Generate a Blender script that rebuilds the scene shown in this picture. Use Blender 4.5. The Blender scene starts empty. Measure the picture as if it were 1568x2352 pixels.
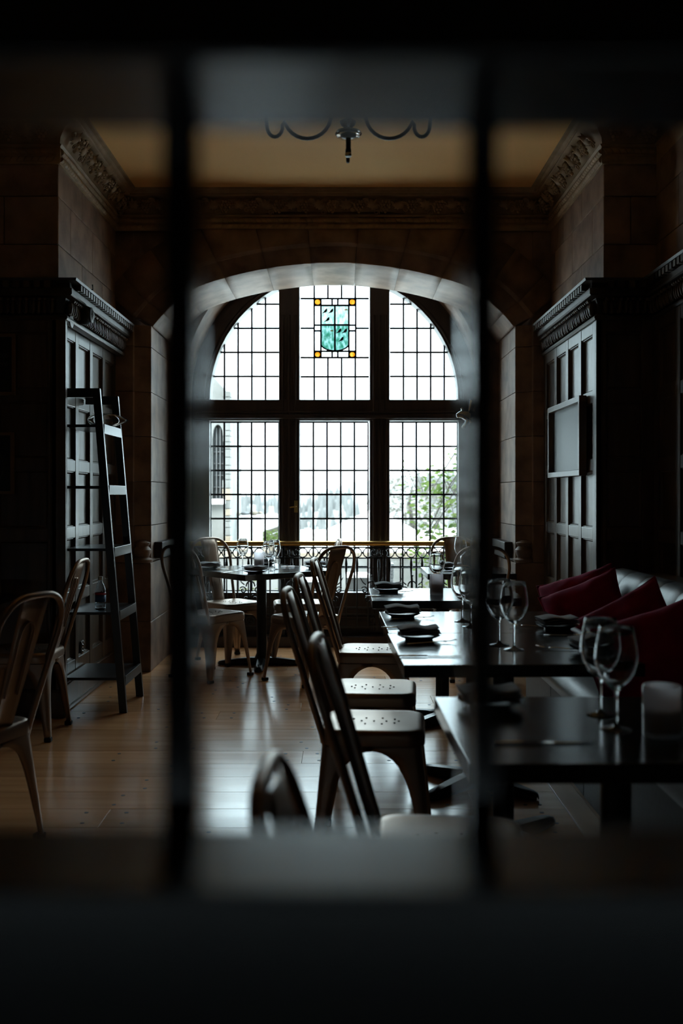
import bpy, bmesh, math, random
from math import sin, cos, pi, radians, sqrt, atan2
from mathutils import Vector, Matrix, noise

random.seed(7)
S = bpy.context.scene
COL = S.collection
PX = 2287.0          # focal length in pixels of the 1568 x 2352 frame
EYE = 1.27
UX, VY = 786.0, 1135.0

# ------------------------------------------------------------------ camera
cam_data = bpy.data.cameras.new('camera')
cam = bpy.data.objects.new('camera', cam_data)
COL.objects.link(cam)
cam.location = (0, 0, EYE)
cam.rotation_euler = (pi/2, 0, 0)
cam_data.sensor_width = 36
cam_data.lens = PX*36/2352
cam_data.shift_x = -(UX-784)/2352
cam_data.shift_y = (VY-1176)/2352
cam_data.clip_start = 0.02
cam_data.clip_end = 2000
cam_data.dof.use_dof = True
cam_data.dof.focus_distance = 6.0
cam_data.dof.aperture_fstop = 2.4
S.camera = cam

# ------------------------------------------------------------------ overcast sky
W = bpy.data.worlds.new('overcast_sky')
S.world = W
W.use_nodes = True
nt = W.node_tree
nt.nodes.clear()
tc = nt.nodes.new('ShaderNodeTexCoord')
sx = nt.nodes.new('ShaderNodeSeparateXYZ')
mx = nt.nodes.new('ShaderNodeMath'); mx.operation = 'MAXIMUM'; mx.inputs[1].default_value = 0
mm = nt.nodes.new('ShaderNodeMath'); mm.operation = 'MULTIPLY_ADD'; mm.inputs[1].default_value = 2.5; mm.inputs[2].default_value = 1.0
bg = nt.nodes.new('ShaderNodeBackground')
bg.inputs[0].default_value = (0.72, 0.91, 1.0, 1)
ms = nt.nodes.new('ShaderNodeMath'); ms.operation = 'MULTIPLY'; ms.inputs[1].default_value = 2.3
ow = nt.nodes.new('ShaderNodeOutputWorld')
nt.links.new(tc.outputs['Generated'], sx.inputs[0])
nt.links.new(sx.outputs['Z'], mx.inputs[0])
nt.links.new(mx.outputs[0], mm.inputs[0])
nt.links.new(mm.outputs[0], ms.inputs[0])
nt.links.new(ms.outputs[0], bg.inputs[1])
nt.links.new(bg.outputs[0], ow.inputs[0])

# weak veiled sun behind the house: lights the court, never enters the window
sd = bpy.data.lights.new('veiled_sun', 'SUN')
sd.energy = 3.0
sd.angle = radians(25)
sd.color = (1, 0.97, 0.93)
so = bpy.data.objects.new('veiled_sun', sd)
COL.objects.link(so)
so.rotation_euler = (radians(48), 0, radians(-25))

# sky portal at the window (gives no light of its own, guides sky sampling)
pd = bpy.data.lights.new('window_portal', 'AREA')
pd.shape = 'RECTANGLE'; pd.size = 2.2; pd.size_y = 2.8
pd.cycles.is_portal = True
po = bpy.data.objects.new('window_portal', pd)
COL.objects.link(po)
po.location = (-0.07, 8.62, 1.78)
po.rotation_euler = (radians(-90), 0, 0)

S.view_settings.view_transform = 'Standard'
S.view_settings.look = 'None'
S.view_settings.exposure = 1.25
S.view_settings.gamma = 1.0
S.view_settings.use_curve_mapping = False
S.cycles.max_bounces = 10
S.cycles.diffuse_bounces = 5
S.cycles.glossy_bounces = 5
S.cycles.transmission_bounces = 8
S.cycles.transparent_max_bounces = 24
S.cycles.sample_clamp_indirect = 6

# ------------------------------------------------------------------ helpers
class MB:
    """collects shapes; build() links them as one mesh object"""
    def __init__(s):
        s.v = []; s.f = []
    def add(s, vs, fs, M=None):
        o = len(s.v)
        s.v += [tuple(M @ Vector(p)) if M else tuple(p) for p in vs]
        s.f += [tuple(i+o for i in f) for f in fs]
        return s
    def box(s, x0, x1, y0, y1, z0, z1, M=None):
        vs = [(x0,y0,z0),(x1,y0,z0),(x1,y1,z0),(x0,y1,z0),(x0,y0,z1),(x1,y0,z1),(x1,y1,z1),(x0,y1,z1)]
        return s.add(vs, [(0,3,2,1),(4,5,6,7),(0,1,5,4),(1,2,6,5),(2,3,7,6),(3,0,4,7)], M)
    def cbox(s, c, d, M=None):
        return s.box(c[0]-d[0]/2,c[0]+d[0]/2,c[1]-d[1]/2,c[1]+d[1]/2,c[2]-d[2]/2,c[2]+d[2]/2,M)
    def prism(s, poly, axis, a, b, M=None):
        """poly: 2D points; axis 'x','y','z' is the extrusion axis"""
        def P(p, t):
            return {'x':(t,p[0],p[1]),'y':(p[0],t,p[1]),'z':(p[0],p[1],t)}[axis]
        n = len(poly)
        vs = [P(p,a) for p in poly]+[P(p,b) for p in poly]
        fs = [tuple(range(n)), tuple(range(2*n-1,n-1,-1))]
        fs += [(i,i+n,(i+1)%n+n,(i+1)%n) for i in range(n)]
        return s.add(vs, fs, M)
    def tube(s, pts, r, seg=8, closed=False, cap=True, M=None):
        pts = [Vector(p) for p in pts]; n = len(pts)
        rr = r if isinstance(r,(list,tuple)) else [r]*n
        vs = []; up = None
        for i,p in enumerate(pts):
            if closed: t = pts[(i+1)%n]-pts[i-1]
            else: t = pts[min(i+1,n-1)]-pts[max(i-1,0)]
            t.normalize()
            if up is None:
                up = t.orthogonal().normalized()
            else:
                up = (up - t*up.dot(t))
                up = up.normalized() if up.length > 1e-6 else t.orthogonal().normalized()
            w = t.cross(up)
            for k in range(seg):
                a = 2*pi*k/seg
                vs.append(p+(up*cos(a)+w*sin(a))*rr[i])
        fs = []
        for i in range(n if closed else n-1):
            j = (i+1)%n
            for k in range(seg):
                l = (k+1)%seg
                fs.append((i*seg+k,i*seg+l,j*seg+l,j*seg+k))
        if cap and not closed:
            fs.append(tuple(range(seg-1,-1,-1)))
            fs.append(tuple((n-1)*seg+k for k in range(seg)))
        return s.add(vs, fs, M)
    def lathe(s, prof, seg=24, M=None, caps=True):
        n = len(prof); vs = []
        for r,z in prof:
            for k in range(seg):
                a = 2*pi*k/seg
                vs.append((r*cos(a), r*sin(a), z))
        fs = []
        for i in range(n-1):
            for k in range(seg):
                l = (k+1)%seg
                fs.append((i*seg+k,i*seg+l,(i+1)*seg+l,(i+1)*seg+k))
        if caps:
            fs.append(tuple(range(seg-1,-1,-1)))
            fs.append(tuple((n-1)*seg+k for k in range(seg)))
        return s.add(vs, fs, M)
    def ball(s, c, r, M=None, u=8, v=5):
        rx,ry,rz = r if isinstance(r,(list,tuple)) else (r,r,r)
        vs = [(c[0],c[1],c[2]-rz)]
        for i in range(1,v):
            a = -pi/2+pi*i/v
            for k in range(u):
                b = 2*pi*k/u
                vs.append((c[0]+rx*cos(a)*cos(b), c[1]+ry*cos(a)*sin(b), c[2]+rz*sin(a)))
        vs.append((c[0],c[1],c[2]+rz)); L = len(vs)-1
        fs = [(0,1+(k+1)%u,1+k) for k in range(u)]
        for i in range(v-2):
            for k in range(u):
                l = (k+1)%u
                fs.append((1+i*u+k,1+i*u+l,1+(i+1)*u+l,1+(i+1)*u+k))
        fs += [(L,1+(v-2)*u+k,1+(v-2)*u+(k+1)%u) for k in range(u)]
        return s.add(vs, fs, M)
    def grid(s, rows, M=None):
        n = len(rows[0]); vs = [p for r in rows for p in r]; fs = []
        for i in range(len(rows)-1):
            for j in range(n-1):
                fs.append((i*n+j,i*n+j+1,(i+1)*n+j+1,(i+1)*n+j))
        return s.add(vs, fs, M)
    def build(s, name, mat, parent=None, smooth=None, loc=None, rz=0, bevel=0, solid=0, kind=None, sub=0):
        me = bpy.data.meshes.new(name)
        me.from_pydata([tuple(p) for p in s.v], [], s.f)
        bm = bmesh.new(); bm.from_mesh(me)
        bmesh.ops.recalc_face_normals(bm, faces=bm.faces)
        bm.to_mesh(me); bm.free()
        if mat: me.materials.append(mat)
        if smooth is not None:
            me.shade_smooth()
            if smooth < 179: me.set_sharp_from_angle(angle=radians(smooth))
        return link(name, me, parent, loc, rz, bevel, solid, kind, sub)

def link(name, me, parent=None, loc=None, rz=0, bevel=0, solid=0, kind=None, sub=0):
    o = bpy.data.objects.new(name, me)
    COL.objects.link(o)
    if parent: o.parent = parent
    if loc: o.location = loc
    if rz: o.rotation_euler = (0,0,rz)
    if solid:
        m = o.modifiers.new('solid','SOLIDIFY'); m.thickness = solid; m.offset = -1
    if bevel:
        m = o.modifiers.new('bevel','BEVEL'); m.width = bevel; m.segments = 2; m.limit_method = 'ANGLE'; m.angle_limit = radians(40)
    if sub:
        m = o.modifiers.new('sub','SUBSURF'); m.levels = sub; m.render_levels = sub
    if kind: o['kind'] = kind
    return o

def tag(o, label=None, cat=None, group=None, kind=None):
    if label: o['label'] = label
    if cat: o['category'] = cat
    if group: o['group'] = group
    if kind: o['kind'] = kind
    return o

def thing(name, label, cat, loc=(0,0,0), rz=0, group=None, kind=None):
    o = bpy.data.objects.new(name, None)
    COL.objects.link(o); o.empty_display_size = 0.1
    o.location = loc; o.rotation_euler = (0,0,rz)
    return tag(o, label, cat, group, kind)

def struct(name, label=None, loc=(0,0,0)):
    o = bpy.data.objects.new(name, None)
    COL.objects.link(o); o.location = loc
    o['kind'] = 'structure'
    if label: o['label'] = label
    return o

def copy_tree(o, loc, rz=0, label=None, parent=None):
    c = o.copy(); COL.objects.link(c)
    if parent is None:
        c.location = loc; c.rotation_euler = (0,0,rz)
        if label: c['label'] = label
    else:
        c.parent = parent
    for ch in list(o.children):
        copy_tree(ch, None, parent=c)
    return c

def part_copy(o, parent, M):
    """a further piece sharing the mesh of o"""
    c = o.copy(); COL.objects.link(c); c.parent = parent
    c.matrix_local = M
    return c

def TR(x=0,y=0,z=0,rz=0,rx=0,ry=0,sx=1,sy=1,sz=1):
    return Matrix.Translation((x,y,z)) @ Matrix.Rotation(rz,4,'Z') @ Matrix.Rotation(ry,4,'Y') @ Matrix.Rotation(rx,4,'X') @ Matrix.Diagonal((sx,sy,sz,1))

def at(u, v, Y):
    return Vector(((u-UX)/PX*Y, Y, EYE-(v-VY)/PX*Y))

# ------------------------------------------------------------------ materials
def mat(name, base=(.5,.5,.5), rough=.5, metal=0.0, c2=None, scale=(8,8,8), spec=.5, bump=0, bscale=None, detail=4, coat=0, coat_rough=.1, rvar=0, objvar=0, sheen=0):
    m = bpy.data.materials.new(name); m.use_nodes = True
    t = m.node_tree; b = t.nodes['Principled BSDF']
    b.inputs['Base Color'].default_value = (*base,1)
    b.inputs['Roughness'].default_value = rough
    b.inputs['Metallic'].default_value = metal
    b.inputs['Specular IOR Level'].default_value = spec
    b.inputs['Coat Weight'].default_value = coat
    b.inputs['Coat Roughness'].default_value = coat_rough
    if sheen:
        b.inputs['Sheen Weight'].default_value = sheen
        b.inputs['Sheen Roughness'].default_value = .4
        b.inputs['Sheen Tint'].default_value = (*[min(1,c*6) for c in base],1)
    if c2 or bump or rvar:
        co = t.nodes.new('ShaderNodeTexCoord'); mp = t.nodes.new('ShaderNodeMapping')
        mp.inputs['Scale'].default_value = scale
        nz = t.nodes.new('ShaderNodeTexNoise'); nz.inputs['Scale'].default_value = 1; nz.inputs['Detail'].default_value = detail
        t.links.new(co.outputs['Object'], mp.inputs[0]); t.links.new(mp.outputs[0], nz.inputs['Vector'])
        if objvar:
            oi = t.nodes.new('ShaderNodeObjectInfo')
            va = t.nodes.new('ShaderNodeVectorMath'); va.operation = 'ADD'
            vs = t.nodes.new('ShaderNodeVectorMath'); vs.operation = 'SCALE'; vs.inputs['Scale'].default_value = 40
            cb = t.nodes.new('ShaderNodeCombineXYZ')
            for k in range(3): t.links.new(oi.outputs['Random'], cb.inputs[k])
            t.links.new(cb.outputs[0], vs.inputs[0])
            t.links.new(mp.outputs[0], va.inputs[0]); t.links.new(vs.outputs[0], va.inputs[1])
            t.links.new(va.outputs[0], nz.inputs['Vector'])
        if c2:
            rp = t.nodes.new('ShaderNodeValToRGB')
            rp.color_ramp.elements[0].position = .3; rp.color_ramp.elements[1].position = .7
            rp.color_ramp.elements[0].color = (*base,1); rp.color_ramp.elements[1].color = (*c2,1)
            t.links.new(nz.outputs['Fac'], rp.inputs[0])
            out = rp.outputs[0]
            if objvar:
                hs = t.nodes.new('ShaderNodeHueSaturation')
                mr = t.nodes.new('ShaderNodeMapRange'); mr.inputs[3].default_value = 1-objvar; mr.inputs[4].default_value = 1+objvar
                t.links.new(oi.outputs['Random'], mr.inputs[0]); t.links.new(mr.outputs[0], hs.inputs['Value'])
                t.links.new(out, hs.inputs['Color']); out = hs.outputs[0]
            t.links.new(out, b.inputs['Base Color'])
        if rvar:
            mr2 = t.nodes.new('ShaderNodeMapRange'); mr2.inputs[3].default_value = rough-rvar; mr2.inputs[4].default_value = rough+rvar
            t.links.new(nz.outputs['Fac'], mr2.inputs[0]); t.links.new(mr2.outputs[0], b.inputs['Roughness'])
        if bump:
            bp = t.nodes.new('ShaderNodeBump'); bp.inputs['Strength'].default_value = bump; bp.inputs['Distance'].default_value = .004
            t.links.new(nz.outputs['Fac'], bp.inputs['Height']); t.links.new(bp.outputs[0], b.inputs['Normal'])
    return m

def pane_mat(name, tint, gloss=1.0, diff=None, dfac=0.0, noisec=None):
    """thin window glass: tinted see-through with a mirror sheen, optionally milky"""
    m = bpy.data.materials.new(name); m.use_nodes = True
    t = m.node_tree; t.nodes.clear()
    out = t.nodes.new('ShaderNodeOutputMaterial')
    tr = t.nodes.new('ShaderNodeBsdfTransparent'); tr.inputs[0].default_value = (*tint,1)
    gl = t.nodes.new('ShaderNodeBsdfGlossy'); gl.inputs['Roughness'].default_value = .02
    fr = t.nodes.new('ShaderNodeFresnel'); fr.inputs[0].default_value = 1.45
    mix = t.nodes.new('ShaderNodeMixShader')
    if noisec:
        co = t.nodes.new('ShaderNodeTexCoord'); nz = t.nodes.new('ShaderNodeTexNoise'); nz.inputs['Scale'].default_value = 28; nz.inputs['Detail'].default_value = 5
        mp = t.nodes.new('ShaderNodeMapping'); mp.inputs['Scale'].default_value = (1.6,1,.7)
        rp = t.nodes.new('ShaderNodeValToRGB'); rp.color_ramp.elements[0].position = .35; rp.color_ramp.elements[1].position = .65
        rp.color_ramp.elements[0].color = (*tint,1); rp.color_ramp.elements[1].color = (*noisec,1)
        t.links.new(co.outputs['Object'], mp.inputs[0]); t.links.new(mp.outputs[0], nz.inputs['Vector'])
        t.links.new(nz.outputs['Fac'], rp.inputs[0]); t.links.new(rp.outputs[0], tr.inputs[0])
    first = tr
    if diff:
        tl = t.nodes.new('ShaderNodeBsdfTranslucent'); tl.inputs[0].default_value = (*diff,1)
        m2 = t.nodes.new('ShaderNodeMixShader'); m2.inputs[0].default_value = dfac
        t.links.new(tr.outputs[0], m2.inputs[1]); t.links.new(tl.outputs[0], m2.inputs[2]); first = m2
    ge = t.nodes.new('ShaderNodeNewGeometry')      # mirror sheen on the outer faces only
    inv = t.nodes.new('ShaderNodeMath'); inv.operation = 'SUBTRACT'; inv.inputs[0].default_value = 1
    mu = t.nodes.new('ShaderNodeMath'); mu.operation = 'MULTIPLY'
    t.links.new(ge.outputs['Backfacing'], inv.inputs[1])
    t.links.new(fr.outputs[0], mu.inputs[0]); t.links.new(inv.outputs[0], mu.inputs[1])
    t.links.new(mu.outputs[0], mix.inputs[0])
    t.links.new(first.outputs[0], mix.inputs[1]); t.links.new(gl.outputs[0], mix.inputs[2])
    t.links.new(mix.outputs[0], out.inputs[0])
    return m

def glass_mat(name, color=(1,1,1), rough=0.0, ior=1.45):
    m = bpy.data.materials.new(name); m.use_nodes = True
    t = m.node_tree; t.nodes.clear()
    out = t.nodes.new('ShaderNodeOutputMaterial')
    g = t.nodes.new('ShaderNodeBsdfGlass'); g.inputs['Color'].default_value = (*color,1)
    g.inputs['Roughness'].default_value = rough; g.inputs['IOR'].default_value = ior
    t.links.new(g.outputs[0], out.inputs[0])
    return m

def leaf_mat(name, c1, c2):
    m = bpy.data.materials.new(name); m.use_nodes = True
    t = m.node_tree; t.nodes.clear()
    out = t.nodes.new('ShaderNodeOutputMaterial')
    oi = t.nodes.new('ShaderNodeObjectInfo')
    rp = t.nodes.new('ShaderNodeValToRGB')
    rp.color_ramp.elements[0].color = (*c1,1); rp.color_ramp.elements[1].color = (*c2,1)
    d = t.nodes.new('ShaderNodeBsdfDiffuse'); tl = t.nodes.new('ShaderNodeBsdfTranslucent')
    mix = t.nodes.new('ShaderNodeMixShader'); mix.inputs[0].default_value = .45
    t.links.new(oi.outputs['Random'], rp.inputs[0])
    t.links.new(rp.outputs[0], d.inputs[0]); t.links.new(rp.outputs[0], tl.inputs[0])
    t.links.new(d.outputs[0], mix.inputs[1]); t.links.new(tl.outputs[0], mix.inputs[2])
    t.links.new(mix.outputs[0], out.inputs[0])
    return m

M = {}
M['oak'] = mat('dark_oak', (.05,.032,.021), .34, c2=(.12,.08,.052), scale=(22,22,2.2), bump=.3, objvar=.22, rvar=.06, spec=.6)
M['oak_carved'] = mat('dark_carved_oak', (.05,.035,.024), .4, c2=(.03,.02,.014), scale=(30,30,30))
M['frame_wood'] = mat('window_frame_wood', (.03,.018,.013), .45, c2=(.05,.03,.022), scale=(20,20,2))
M['floor'] = mat('oak_floorboards', (.62,.30,.135), .21, c2=(.76,.41,.205), scale=(1.3,16,8), bump=.06, objvar=.16, rvar=.07, spec=.8)
M['floor_border'] = mat('oak_border', (.52,.31,.17), .3, c2=(.64,.41,.24), scale=(16,1.2,8), bump=.06)
M['peg'] = mat('dark_plug', (.03,.02,.014), .5)
M['subfloor'] = mat('subfloor', (.02,.014,.01), .9)
M['stone'] = mat('sandstone', (.14,.08,.052), .58, c2=(.35,.22,.145), scale=(6,6,6), bump=.25, detail=8, objvar=.12)
M['mortar'] = mat('mortar', (.05,.04,.033), .9)
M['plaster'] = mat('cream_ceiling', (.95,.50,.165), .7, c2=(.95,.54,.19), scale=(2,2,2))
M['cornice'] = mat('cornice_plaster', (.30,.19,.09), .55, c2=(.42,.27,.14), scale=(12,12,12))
M['screen'] = mat('screen_wood', (.007,.004,.003), .24, c2=(.011,.006,.005), scale=(30,8,30), spec=.8)
M['screen_upright'] = mat('screen_upright_wood', (.012,.008,.007), .13, spec=.5)
M['tabletop'] = mat('black_stained_oak', (.010,.009,.009), .17, c2=(.02,.018,.017), scale=(3,60,3), bump=.08, rvar=.05, spec=.6)
M['iron'] = mat('black_iron', (.012,.012,.013), .35, metal=.3)
M['iron_rail'] = mat('wrought_iron', (.012,.016,.018), .4, metal=.2)
M['brass'] = mat('brass_rail', (.62,.40,.13), .3, metal=1.0, c2=(.5,.31,.10), scale=(6,6,6))
M['chair'] = mat('gunmetal', (.36,.26,.195), .36, metal=.75, c2=(.27,.195,.145), scale=(6,6,6), rvar=.05)
M['hole'] = mat('hole_black', (.004,.004,.004), .8)
M['rubber'] = mat('rubber', (.01,.01,.01), .7)
M['leather'] = mat('black_leather', (.05,.051,.053), .42, c2=(.062,.063,.065), scale=(60,60,60), bump=.2, spec=1.0)
M['leather_base'] = mat('grey_leatherette', (.05,.055,.056), .5, c2=(.065,.07,.07), scale=(50,50,50), bump=.2)
M['velvet'] = mat('crimson_velvet', (.20,.004,.036), .85, c2=(.30,.007,.06), scale=(9,9,9), bump=.2, spec=.15, sheen=.12)
M['napkin'] = mat('charcoal_napkin', (.27,.275,.30), .9, c2=(.34,.345,.365), scale=(200,200,200), bump=.15)
M['napkin_grey'] = mat('grey_napkin', (.30,.31,.33), .9, c2=(.36,.37,.385), scale=(200,200,200), bump=.15)
M['plate'] = mat('black_stoneware', (.015,.014,.014), .25, spec=.6)
M['steel'] = mat('cutlery_steel', (.7,.7,.7), .18, metal=1.0)
M['chrome'] = mat('silver_ornament', (.55,.53,.52), .16, metal=1.0)
M['frost'] = pane_mat('frosted_glass', (.5,.5,.5), diff=(.97,.95,.97), dfac=.98)
M['wax'] = mat('wax', (.5,.45,.36), .6)
M['ladder'] = mat('black_lacquer', (.010,.010,.011), .28, spec=.6)
M['speaker'] = mat('speaker_black', (.008,.008,.008), .5)
M['disc'] = mat('grey_disc', (.25,.25,.25), .4)
M['board'] = mat('blackboard_slate', (.055,.065,.065), .42, c2=(.085,.095,.095), scale=(3,3,9), rvar=.05)
M['pic_frame'] = mat('oak_picture_frame', (.20,.11,.05), .45)
M['print'] = mat('dark_print', (.012,.015,.012), .4)
M['print_mark'] = mat('print_ink', (.10,.10,.085), .5)
M['wineglass'] = glass_mat('clear_glass')
M['bottle'] = glass_mat('clear_plastic', (.93,.97,1))
M['bottle_blue'] = mat('blue_label', (.05,.16,.36), .4)
M['bottle_red'] = mat('red_label', (.5,.03,.05), .4)
M['detector'] = mat('white_plastic', (.7,.72,.7), .5)
M['pane'] = pane_mat('leaded_pane', (.965,.985,.98))
M['amber'] = pane_mat('amber_glass', (.55,.25,.03), diff=(.5,.25,.05), dfac=.15, noisec=(.6,.4,.15))
M['shield'] = pane_mat('shield_glass', (.24,.34,.31), diff=(.3,.4,.36), dfac=.15, noisec=(.56,.60,.59))
M['shield_green'] = pane_mat('shield_glass_green', (.075,.22,.17), diff=(.1,.25,.2), dfac=.12, noisec=(.36,.45,.45))
M['beast'] = pane_mat('beast_white_glass', (.95,.96,.95), diff=(.9,.9,.9), dfac=.05)
M['lead'] = mat('lead_came', (.010,.020,.026), .45, metal=.2)
M['bird'] = mat('black_enamel', (.005,.005,.006), .6)
M['concrete'] = mat('white_stone_render', (0.123,0.119,0.112), .9, c2=(0.0769,0.0732,0.067), scale=(3,3,3), bump=.3, detail=8)
M['snow'] = mat('snow', (.72,.72,.70), .9, c2=(.78,.78,.77), scale=(.6,.6,.6))
M['roof_snow'] = mat('snow_on_roof', (.62,.62,.60), .9, c2=(.55,.55,.53), scale=(.7,.7,.7))
M['fascia'] = mat('fascia_beige', (0.0558,0.0484,0.0341), .8)
M['window_dark'] = mat('far_window', (0.031,0.0372,0.0403), .3)
M['hill'] = mat('haze_pale_hillside', (0.134,0.13,0.123), .95, c2=(0.107,0.105,0.101), scale=(.07,.07,.07), detail=8)  # distance haze is put into this pale base colour
M['conifer'] = mat('haze_pale_conifer', (0.0769,0.0787,0.0769), .95, c2=(0.0998,0.0992,0.0961), scale=(.3,.3,.3))  # trees kept close to the hill tone, haze painted into their colour
M['bark'] = mat('bark', (0.0248,0.0186,0.0149), .9, c2=(0.0341,0.0267,0.0211), scale=(20,20,4))
M['leaf'] = leaf_mat('green_leaf', (0.0279,0.0483,0.013), (0.0883,0.112,0.0326))
M['leaf_pale'] = leaf_mat('pale_autumn_leaf', (0.0806,0.0651,0.0496), (0.112,0.102,0.0868))
M['shrub'] = leaf_mat('shrub_leaf', (0.062,0.0713,0.031), (0.118,0.108,0.0558))
M['slate'] = mat('grey_slate', (0.0558,0.0589,0.0589), .7, c2=(0.0868,0.0868,0.0868), scale=(9,9,9))
M['bin'] = mat('blue_grey_crate', (0.031,0.0341,0.0341), .6, c2=(0.0558,0.057,0.0558), scale=(8,8,8))
M['coping'] = mat('tan_coping', (0.134,0.104,0.0753), .8, c2=(0.162,0.129,0.0945), scale=(5,5,5))

CX = -0.066       # centre line of the bay
XL, XR = -1.62, 1.49      # alcove side walls (stone face)
YP = 5.68         # face of the two piers
YB = 7.12         # arch wall face
ZC = 3.41         # ceiling

# ------------------------------------------------------------------ structure: shell
floor = struct('floor', 'wide oak floorboards laid across the room with dark plugs')
mb = MB(); mb.box(-4.2,1.95,-3,8.6,-.2,-.03); mb.build('subfloor', M['subfloor'], floor)
rows = []
y = -0.95; plank_w = .226
pegs = MB()
k = 0
while y < 8.15:
    x = -4.1 + random.uniform(-1.6,0)
    while x < .9:
        L = random.uniform(2.0,3.4)
        x0, x1 = max(x,-4.1), min(x+L,.9)
        if x1-x0 < .25 and x1 < .9: x += L; continue
        pb = MB(); pb.box(x0+.001,x1-.001,0.0,plank_w-.0025,-.03,0)
        if x1 > x0+.05:
            pb.build('plank', M['floor'], floor, loc=(0,y,random.uniform(-.0008,0)), bevel=.0005)
            for q in ([x0+.09, x1-.09] + [x0+.09+(x1-x0-.18)*t for t in (.36,.7)]):
                if x0+.05 < q < x1-.05:
                    for dy in (.05,.175):
                        pegs.lathe([(.009,-.001),(.009,.0006)], 8, Matrix.Translation((q+random.uniform(-.02,.02), y+dy, 0)))
        x += L
    y += plank_w
pegs.build('plugs', M['peg'], floor, kind='stuff')
mb = MB(); mb.box(.902,1.0,-.95,5.66,-.03,.001); mb.build('border_plank', M['floor_border'], floor, bevel=.0015)
mb = MB(); mb.box(1.002,1.95,-.95,5.66,-.03,0)
mb.box(.902,1.46,5.662,8.15,-.03,0); mb.build('border_plank', M['floor_border'], floor)

ceiling = struct('ceiling', 'cream plaster ceiling above the bay')
mb = MB(); mb.box(-4.2,1.95,-3,7.4,ZC,ZC+.15); mb.build('ceiling_slab', M['plaster'], ceiling)

def shellwall(name, label, boxes, m='stone', nm='wall_body'):
    w = struct(name, label)
    mb = MB()
    for b in boxes: mb.box(*b)
    mb.build(nm, M[m], w)
    return w
wall_left = shellwall('wall_left', 'dark pier and wall left of the bay', [(-4.2,XL-.04,YP+.012,7.6,0,3.5)], 'mortar')
shellwall('wall_far_left', 'far left wall of the dining room', [(-4.35,-4.1,-3,5.8,0,3.5)],'oak_carved')
shellwall('wall_front', 'wall behind the viewer', [(-4.2,2,-3.2,-3,0,3.5)], 'oak_carved')
wall_right = shellwall('wall_right', 'right wall and pier beside the bay', [(1.80,2.1,-3,7.6,0,3.5),(XR+.012,1.80,YP+.012,7.6,0,3.5)], 'mortar')

def ashlar(parent, O, d, n, L, z0, z1, course, lens, skip=None):
    """courses of stone blocks, 12 mm proud of the mortar"""
    d = Vector((*d,0)); n = Vector((*n,0)); k = 0
    z = z0
    R = Matrix(((d.x,n.x,0,0),(d.y,n.y,0,0),(0,0,1,0),(0,0,0,1)))
    while z < z1-.02:
        zt = min(z+course, z1); a = -lens*(.5 if k%2 else 0)
        while a < L:
            a0, a1 = max(a,0), min(a+lens, L)
            if a1-a0 > .04 and not (skip and skip(a0,a1,z,zt)):
                mb = MB(); mb.box(a0+.002,a1-.002,-.012,.012,z+.002,zt-.002)
                o = mb.build('stone_block', M['stone'], parent, bevel=.003)
                o.matrix_local = Matrix.Translation((O[0],O[1],0)) @ R
            a += lens
        z = zt; k += 1

ashlar(wall_left, (XL-.012,YP), (0,1), (1,0), YB-YP, 2.42, 3.42, .275, .52)
ashlar(wall_left, (-4.1,YP+.012), (1,0), (0,-1), 4.1+XL, 2.42, 3.42, .275, .62)
ashlar(wall_right, (XR+.012,YP), (0,1), (-1,0), YB-YP, 2.42, 3.42, .275, .52)
ashlar(wall_right, (XR,YP+.012), (1,0), (0,-1), .31, 2.42, 3.42, .275, .31)
ashlar(wall_right, (1.80,.2), (0,1), (-1,0), YP-.2, 2.42, 3.42, .275, .6)

# ---- arch wall
INN = [(1.349,2.519),(1.265,2.616),(1.165,2.706),(1.035,2.805),(.809,2.885),(.495,2.956),(.162,2.995),(0,2.998)]
OUT = [(1.429,2.537),(1.335,2.650),(1.228,2.752),(1.080,2.856),(.840,2.945),(.510,3.016),(.165,3.055),(0,3.060)]
def lerp_profile(P, s):
    i = min(int(s), len(P)-2); t = s-i
    p0 = P[max(i-1,0)]; p1 = P[i]; p2 = P[i+1]; p3 = P[min(i+2,len(P)-1)]
    if i+2 > len(P)-1: p3 = (-P[-2][0], P[-2][1])
    return tuple(.5*(2*p1[k]+(p2[k]-p0[k])*t+(2*p0[k]-5*p1[k]+4*p2[k]-p3[k])*t*t+(3*p1[k]-p0[k]-3*p2[k]+p3[k])*t**3) for k in (0,1))
Y_IN, Y_WIN = 7.20, 7.95
INN = [(x*.973, 1.27+(z-1.27)*.973) for x, z in INN]
wall_back = struct('wall_back', 'sandstone wall with the wide flattened arch around the window')
def arch_pt(s, sgn):
    a = lerp_profile(INN, s); b = lerp_profile(OUT, s)
    return (CX+sgn*a[0], a[1]), (CX+sgn*b[0], b[1])
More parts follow.
